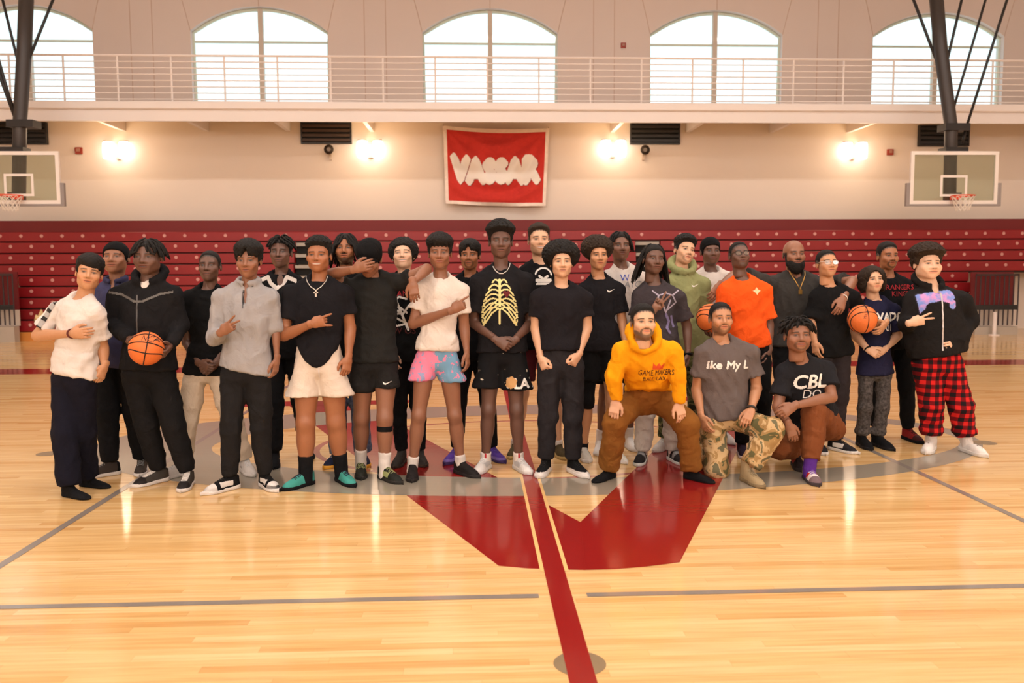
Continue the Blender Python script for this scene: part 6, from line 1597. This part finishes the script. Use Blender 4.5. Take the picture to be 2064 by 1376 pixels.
M_LENS = bpy.data.materials.new('spectacle_lens'); M_LENS.use_nodes = True
nt = M_LENS.node_tree; nt.nodes.clear()
_o = nt.nodes.new('ShaderNodeOutputMaterial'); _m = nt.nodes.new('ShaderNodeMixShader'); _t = nt.nodes.new('ShaderNodeBsdfTransparent'); _g = nt.nodes.new('ShaderNodeBsdfGlossy')
_g.inputs['Roughness'].default_value = 0.12; _m.inputs[0].default_value = 0.30
nt.links.new(_t.outputs[0], _m.inputs[1]); nt.links.new(_g.outputs[0], _m.inputs[2]); nt.links.new(_m.outputs[0], _o.inputs[0])
glasses(P21, plain('black_spectacle_frame', (0.02, 0.02, 0.02), 0.3), M_LENS)
BALL2, bvb2, bc2 = ball(at(1433, 641, P21['Y0']-0.20), (30, 15, 35), 'orange basketball tucked beside the orange tee')
P22 = person('p22', 'bald bearded man in a dark grey tee with a gold chain and spread arms', (1607, 541), (0, 2, 0), 1.06, 1.0, ((1555, 566), (1660, 568)), 0,
    ((1584, 905, -8), (1632, 905, 8)), Y=7.62, L=((1484, 552, -0.14), (1450, 576, -0.42), (1432, 604, -0.48), (0, 1, 0), 'drape'), R=((1718, 566, -0.26), (1699, 602, -0.54), (1689, 636, -0.60), (0, 1, 0), 'drape'),
    skin=SKB, face=dict(beard='mgj', beardw=0.95, scalp=0.0), top=dict(type='tee', mat=cloth(lin(62, 60, 58)), hem=695, sl=0.74, cw=0.92, slw=1.2, rs=0.078, fold=0.0055), bottom=dict(type='long', mat=KB, knee=0.080, ankle=0.062), shoes=two(sneaker('low', K_, K_)), seed=22, b=1.15, hand_s=1.05)
f = Field((-0.11, -0.14, -0.20), (0.11, 0.06, 0.0), 0.005); f.add(ellip((0, -0.048, -0.088), (0.066, 0.060, 0.064))); f.add(ellip((0, -0.066, -0.128), (0.044, 0.038, 0.042)), 0.03)
for s_ in (-1, 1): f.add(loft((s_*0.068, -0.012, -0.01), (s_*0.060, -0.03, -0.09), (0, 1), (0.010, 0.014)), 0.015)
X, Y_, Z = f.xyz(); f.F = (f.F+0.0035*lumps(X, Y_, Z, 0.014, 2)).astype(np.float32)
f.sub(ellip((0, -0.095, -0.052), (0.046, 0.06, 0.026)), 0.008); f.sub(ellip((0, -0.10, -0.068), (0.020, 0.05, 0.010)), 0.004)
f.cut(lambda X, Y, Z: Z+0.008-0.0*X)
V, Q = f.mesh(); P22['headpart']('beard', V, Q, HB)
o_, pts = chain(P22, [(1589, 546), (1592, 556), (1596, 566), (1600, 575), (1603, 582), (1607, 574), (1613, 564), (1618, 554), (1620, 546)], M_GOLD, 0.0045)
pd = pts[4]; mb = MB().box(pd+np.array([-0.016, -0.012, -0.045]), pd+np.array([0.016, -0.003, -0.006])).box(pd+np.array([-0.008, -0.012, -0.006]), pd+np.array([0.008, -0.003, 0.006]))
P22['part']('gold_pendant', mb.V, mb.F, M_GOLD, False); bracelet(P22, 'r', M_SILV, 0.01, 0.034, 0.006)
bt23 = gnd(1526, 982); kn23 = gnd(1447, 968)
P23 = person('p23', 'man in a grey lettered tee and camouflage trousers kneeling on one knee', (1459, 674), (0, 4, 0), 1.0, 0.98, ((1416, 704), (1516, 704)), 0, Y=6.42,
    ankles=((kn23[0], 6.42+0.40, 0.16), (bt23[0], bt23[1]+0.15, 0.13)), hips=((1434, 842, 0.04), (1482, 842, 0.04)), knees=((1446, 945, -0.06), (1556, 866, -0.24)),
    L=((1404, 785, 0.03), (1414, 840, -0.08), (1427, 872, -0.14), (1, 0.5, 0), 'relaxed'), R=((1525, 782, 0.02), (1514, 826, -0.16), (1500, 856, -0.22), (0, 0.5, -1), 'relaxed'),
    skin=SKM, face=dict(beard='mcj', beardw=0.55), hair=h_buzz(), top=dict(type='tee', mat=cloth(lin(104, 94, 92)), hem=838, sl=0.64, cw=1.0, ww=0.98, hw=1.0, slw=1.3, rs=0.070, fold=0.006),
    bottom=dict(type='long', mat=mat_camo((lin(96, 92, 60), lin(164, 132, 86), lin(198, 168, 124), lin(112, 106, 80)), 8, 'desert_camo_cloth'), knee=0.090, ankle=0.078, w=1.02, end=1.0, fold=0.006, label='tan and green camouflage trousers'),
    shoes=(sneaker('boot', lin(150, 130, 98), lin(120, 102, 76), ang=0, at=np.array([kn23[0], 6.42+0.40, 0.20]), pitch=75), sneaker('boot', lin(166, 146, 112), lin(132, 114, 86), ang=14, at=np.array([bt23[0]-0.02, bt23[1]+0.17, 0.0]), lace=(0.36, 0.30, 0.2))), seed=23)
printed(P23, 'top', 1462, 735, text_mask('ike My L', 0.080, 0.0035, bold=0.03, shear=0.12, stretch=1.22), 0.0035, M_INKW, 'lettering', warp=lambda u, v: (u*0.9, v-0.0*u))
bracelet(P23, 'r', plain('black_watch_strap', (0.02, 0.018, 0.016), 0.5), 0.012, 0.034, 0.010, 'watch')
P24 = person('p24', 'bearded man in a yellow hoodie leaning forward with hands on knees', (1302, 684), (2, 4, 0), 1.0, 0.96, ((1254, 700, -0.28), (1356, 700, -0.28)), 0,
    ((1216, 973, -45), (1410, 975, 42)), dyh=-0.42, L=((1238, 756, -0.24), (1241, 808, -0.20), (1236, 840, -0.22), (0.1, 0.7, -0.7), 'relaxed'), R=((1367, 756, -0.24), (1368, 812, -0.20), (1376, 844, -0.22), (-0.1, 0.7, -0.7), 'relaxed'),
    hips=((1284, 806, 0.14), (1330, 806, 0.14)), knees=((1240, 850, -0.12), (1384, 852, -0.12)), skin=SKT, face=dict(beard='mcj', beardw=0.75), hair=h_fade(0.006, 0.003, 2, cut=0.016),
    top=dict(type='hood', mat=cloth(lin(246, 166, 20)), hem=784, hemc=(1307, 786, -0.02), hemn=(0, -0.2, -1), sl=1.94, cw=1.0, ww=0.92, hw=0.84, rs=0.076, cuff=0.62, fold=0.006), bottom=dict(type='long', mat=cloth(lin(136, 88, 38)), knee=0.090, ankle=0.080, end=0.98, fold=0.006, w=1.04),
    shoes=two(sneaker('sock', K_, K_, s=0.98)), seed=24, b=1.03)
M_INKBR = plain('dark_brown_print', lin(70, 28, 14), 0.8)
printed(P24, 'top', 1306, 740, text_mask('GAME MAKERS', 0.042, 0.0035, bold=0.02, stretch=0.66), 0.0035, M_INKBR, 'lettering')
printed(P24, 'top', 1304, 753, text_mask('BALL LAX', 0.028, 0.0035, bold=0.02), 0.0035, M_INKBR, 'lettering')
printed(P24, 'top', 1308, 727, poly_mask([[(0, 0), (0.08, 0), (0.085, 0.05), (0.06, 0.025), (0.0425, 0.05), (0.025, 0.025), (0, 0.05)]], 0.086, 0.052, 0.0035), 0.0035, plain('orange_print', lin(222, 84, 28), 0.8), 'crown_print')
P25 = person('p25', 'boy with glasses in a long black tee with a ball under his arm', (1675, 557), (2, 8, 0), 0.97, 0.96, ((1646, 592), (1718, 592)), 0,
    ((1655, 917, -5), (1699, 915, 32)), L=((1636, 648, 0.0), (1642, 690, -0.05), (1646, 720, -0.08), (0.8, 0.4, 0), 'relaxed'), R=((1744, 652, 0.08), (1785, 652, -0.12), (1758, 688, -0.24), (-0.7, 0.7, 0), 'grip'),
    skin=SKG, face=dict(nose=0.95), hair=h_buzz(), top=dict(type='tee', mat=KB, hem=714, sl=0.85, slw=1.35, cw=1.04, hw=1.08, rs=0.072), bottom=dict(type='long', mat=cloth(lin(46, 40, 42)), knee=0.074, ankle=0.058),
    shoes=two(sneaker('low', lin(34, 32, 36), W_, (('side_panel', 'side', W_),), (0.02, 0.02, 0.02))), seed=25)
glasses(P25, plain('clear_spectacle_frame', lin(214, 206, 198), 0.2), M_LENS)
BALL3, bvb3, bc3 = ball(at(1738, 643, P25['Y0']-0.22), (0, 70, 0), 'orange basketball under the arm of the boy in the long black tee')
c_ = at(1749, 630, P25['Y0']-0.35); lay(bvb3, c_, (0.35, 0, 0.94), (-0.94, 0, 0.35), (0, 1, 0), text_mask('WILSON', 0.020, 0.0025, bold=0.02), 0.0025, M_INKK, 'lettering', bc3, np.array(BALL3.location), 0.0015, None, 0.6)
rc, bc26 = gnd(1650, 979), gnd(1623, 950)
P26 = person('p26', 'young man in a black lettered tee and brown trousers squatting in front', (1614, 710), (-6, 6, 0), 1.05, 1.02, ((1580, 746, -0.10), (1666, 738, -0.04)), 0, Y=6.50, dyh=-0.18,
    ankles=((bc26[0], bc26[1]+0.20, 0.12), (rc[0], rc[1]+0.17, 0.10)), hips=((1622, 866, 0.14), (1676, 862, 0.14)), knees=((1572, 900, -0.10), (1642, 832, -0.20)),
    L=((1568, 820, -0.16), (1590, 856, -0.28), (1603, 892, -0.30), dn, 'relaxed'), R=((1676, 800, -0.18), (1600, 818, -0.34), (1570, 838, -0.34), (0, 1, -0.4), 'relaxed'),
    skin=SKB, face=dict(nose=1.1, beard='mc', beardw=0.5, fat=0.4), hair=h_locs(70, 0.07, 0.0075, 41, stiff=0.75, spread=1.0, up_=0.02),
    top=dict(type='tee', mat=cloth(lin(34, 34, 38)), hem=838, hemc=(1636, 846, 0.06), sl=0.66, slw=1.2, cw=1.05, ww=1.0, hw=1.0, rs=0.074), bottom=dict(type='long', mat=cloth(lin(122, 70, 40)), knee=0.092, ankle=0.060, w=1.06, end=0.86, fold=0.006, label='brown cuffed trousers'),
    socks=(0.09, cloth(lin(84, 44, 132)), 1.1), shoes=(sneaker('low', lin(44, 36, 38), lin(60, 52, 52), (('side_panel', 'side', lin(170, 40, 44)),), ang=-10, at=np.array([bc26[0], bc26[1]+0.19, 0.0])),
           sneaker('low', lin(222, 214, 214), lin(70, 62, 66), (('side_panel', 'side', lin(190, 44, 44)), ('heel_panel', 'heel', lin(150, 36, 40)), ('toe_panel', 'toecap', lin(120, 100, 104))), (0.2, 0.08, 0.4), ang=-4, at=np.array([rc[0], rc[1]+0.19, 0.0]))), seed=26, b=1.12)
printed(P26, 'top', 1616, 762, text_mask('CBL', 0.105, 0.004, bold=0.035, shear=0.1), 0.004, M_INKW, 'lettering', warp=lambda u, v: (u, v+0.05*u))
printed(P26, 'top', 1622, 787, text_mask('DO', 0.07, 0.004), 0.004, M_INKW, 'lettering')
P27 = person('p27', 'child with chin-length dark hair in a navy lettered tee, hands crossed', (1767, 589), (-3, 4, -3), 0.93, 0.97, ((1742, 618), (1802, 619)), 0,
    ((1745, 907, -4), (1782, 908, 10)), L=((1721, 672, 0.03), (1750, 704, -0.14), (1776, 719, -0.20), dn, 'clasp'), R=((1809, 676, 0.03), (1781, 706, -0.12), (1754, 721, -0.17), dn, 'clasp'),
    hip=(1763, 752), skin=SKT, face=dict(nose=0.95, smile=0.4), hair=[('hair', hair_bob(9), HBR)],
    top=dict(type='tee', mat=cloth(lin(36, 36, 62)), hem=752, sl=0.80, slw=1.35, cw=1.02, ww=1.0, hw=1.12, rs=0.062), bottom=dict(type='long', mat=mat_heather('dark_grey_denim', lin(50, 46, 46), lin(98, 92, 90), 50), knee=0.058, ankle=0.054, w=0.72, bunch=True, end=0.93, name='jeans'),
    shoes=two(sneaker('low', K_, lin(30, 28, 30))), seed=27, b=0.92, hand_s=0.92)
printed(P27, 'top', 1779, 637, text_mask('WADE', 0.072, 0.004, bold=0.02), 0.004, M_INKW, 'lettering')
printed(P27, 'top', 1781, 658, text_mask('01', 0.060, 0.004, bold=0.02), 0.004, M_INKW, 'lettering')
bracelet(P27, 'l', KB, 0.005, 0.030, 0.006)
P28 = person('p28', 'man in a black tee with red lettering behind the child in navy', (1797, 543), (0, 2, 0), 1.02, 0.95, ((1766, 572), (1834, 572)), 0,
    ((1770, 890, -16), (1842, 894, 6)), skin=SKM2, face=dict(beard='mc', beardw=0.7), hair=h_fade(0.007, 0.003, 5, cut=0.016),
    top=dict(type='tee', mat=K, hem=700, sl=0.7, cw=1.0), bottom=dict(type='long', mat=KB, knee=0.070, ankle=0.056), shoes=two(sneaker('high', lin(140, 34, 36), K_, (('toe_panel', 'toe', lin(60, 22, 24)),), (0.02, 0.02, 0.02))), seed=28)
printed(P28, 'top', 1806, 578, text_mask('RANGERS', 0.045, 0.0035, bold=0.02), 0.0035, M_INKR, 'lettering')
printed(P28, 'top', 1806, 591, text_mask('KINGS', 0.045, 0.0035, bold=0.02), 0.0035, M_INKR, 'lettering')
P29 = person('p29', 'person in a black zip hoodie with blue lettering and red plaid trousers', (1879, 562), (0, 3, 0), 1.06, 1.06, ((1842, 598), (1940, 600)), 0,
    ((1873, 914, -38), (1963, 920, 6)), L=((1828, 654, -0.02), (1838, 650, -0.27), (1876, 642, -0.32), dn, 'peace'), R=((1956, 646, 0.03), (1928, 692, -0.14), (1905, 700, -0.20), dn, 'relaxed'),
    hip=(1890, 735), skin=SKL, face=dict(fat=1.0, nose=1.1, jaw=1.06), hair=[('hair', hair_shell(0.022, top=0.030, lump=0.009, w=0.028, seed=3, low=0.0), HBR)], hairc=(0.03, 0.017, 0.01), necks=1.12,
    top=dict(type='hood', mat=cloth(lin(30, 28, 28)), hem=712, sl=1.93, cw=1.12, ww=1.16, hw=1.06, dp=0.135, bd=1.2, wd=1.15, open=0.03, rs=0.082), bottom=dict(type='long', mat=mat_plaid(), knee=0.100, ankle=0.080, w=1.12, bunch=True, end=0.80, fold=0.006, label='red and black plaid trousers'),
    socks=(0.16, WHITE, 1.05), shoes=two(sneaker('croc', lin(226, 220, 214), lin(216, 210, 204), s=1.12)), seed=29, b=1.28)
shp = [(180,290),(250,262),(340,262),(400,235),(500,225),(640,200),(800,180),(900,172),(1000,160),(1070,175),(1105,215),(1112,360),(1050,392),(1112,430),(1112,560),(1080,610),(1030,630),(970,612),(935,560),(930,480),(820,450),(720,420),(640,440),(480,470),(420,500),(375,550),(370,620),(265,740),(225,560),(195,420)]
mp_ = P29['Y0']/F_PX/12.2; shp = [((x-180)*mp_, (740-y)*mp_) for x, y in shp]
def mat_logo():
    m, nt, b_, co = pat_base('blue_and_pink_print')
    nt.links.new(ramp(nt, noise(nt, co, 22, 2, 4.0), ((0.42, lin(128, 150, 218)), (0.62, lin(206, 150, 206))), False), b_.inputs['Base Color']); return m
printed(P29, 'top', 1873, 607, poly_mask([shp], 932*mp_, 580*mp_, 0.004), 0.004, mat_logo(), 'bubble_lettering')
printed(P29, 'top', 1873, 607, grow(poly_mask([shp], 932*mp_, 580*mp_, 0.004), 2), 0.004, plain('dark_blue_outline', lin(24, 26, 48), 0.8), 'lettering_outline', off=0.002)
printed(P29, 'top', 1879, 645, np.ones((int(0.50/0.006), 2), bool), 0.006, plain('pale_zip', lin(190, 184, 182), 0.35, 0.5), 'zipper', off=0.006)
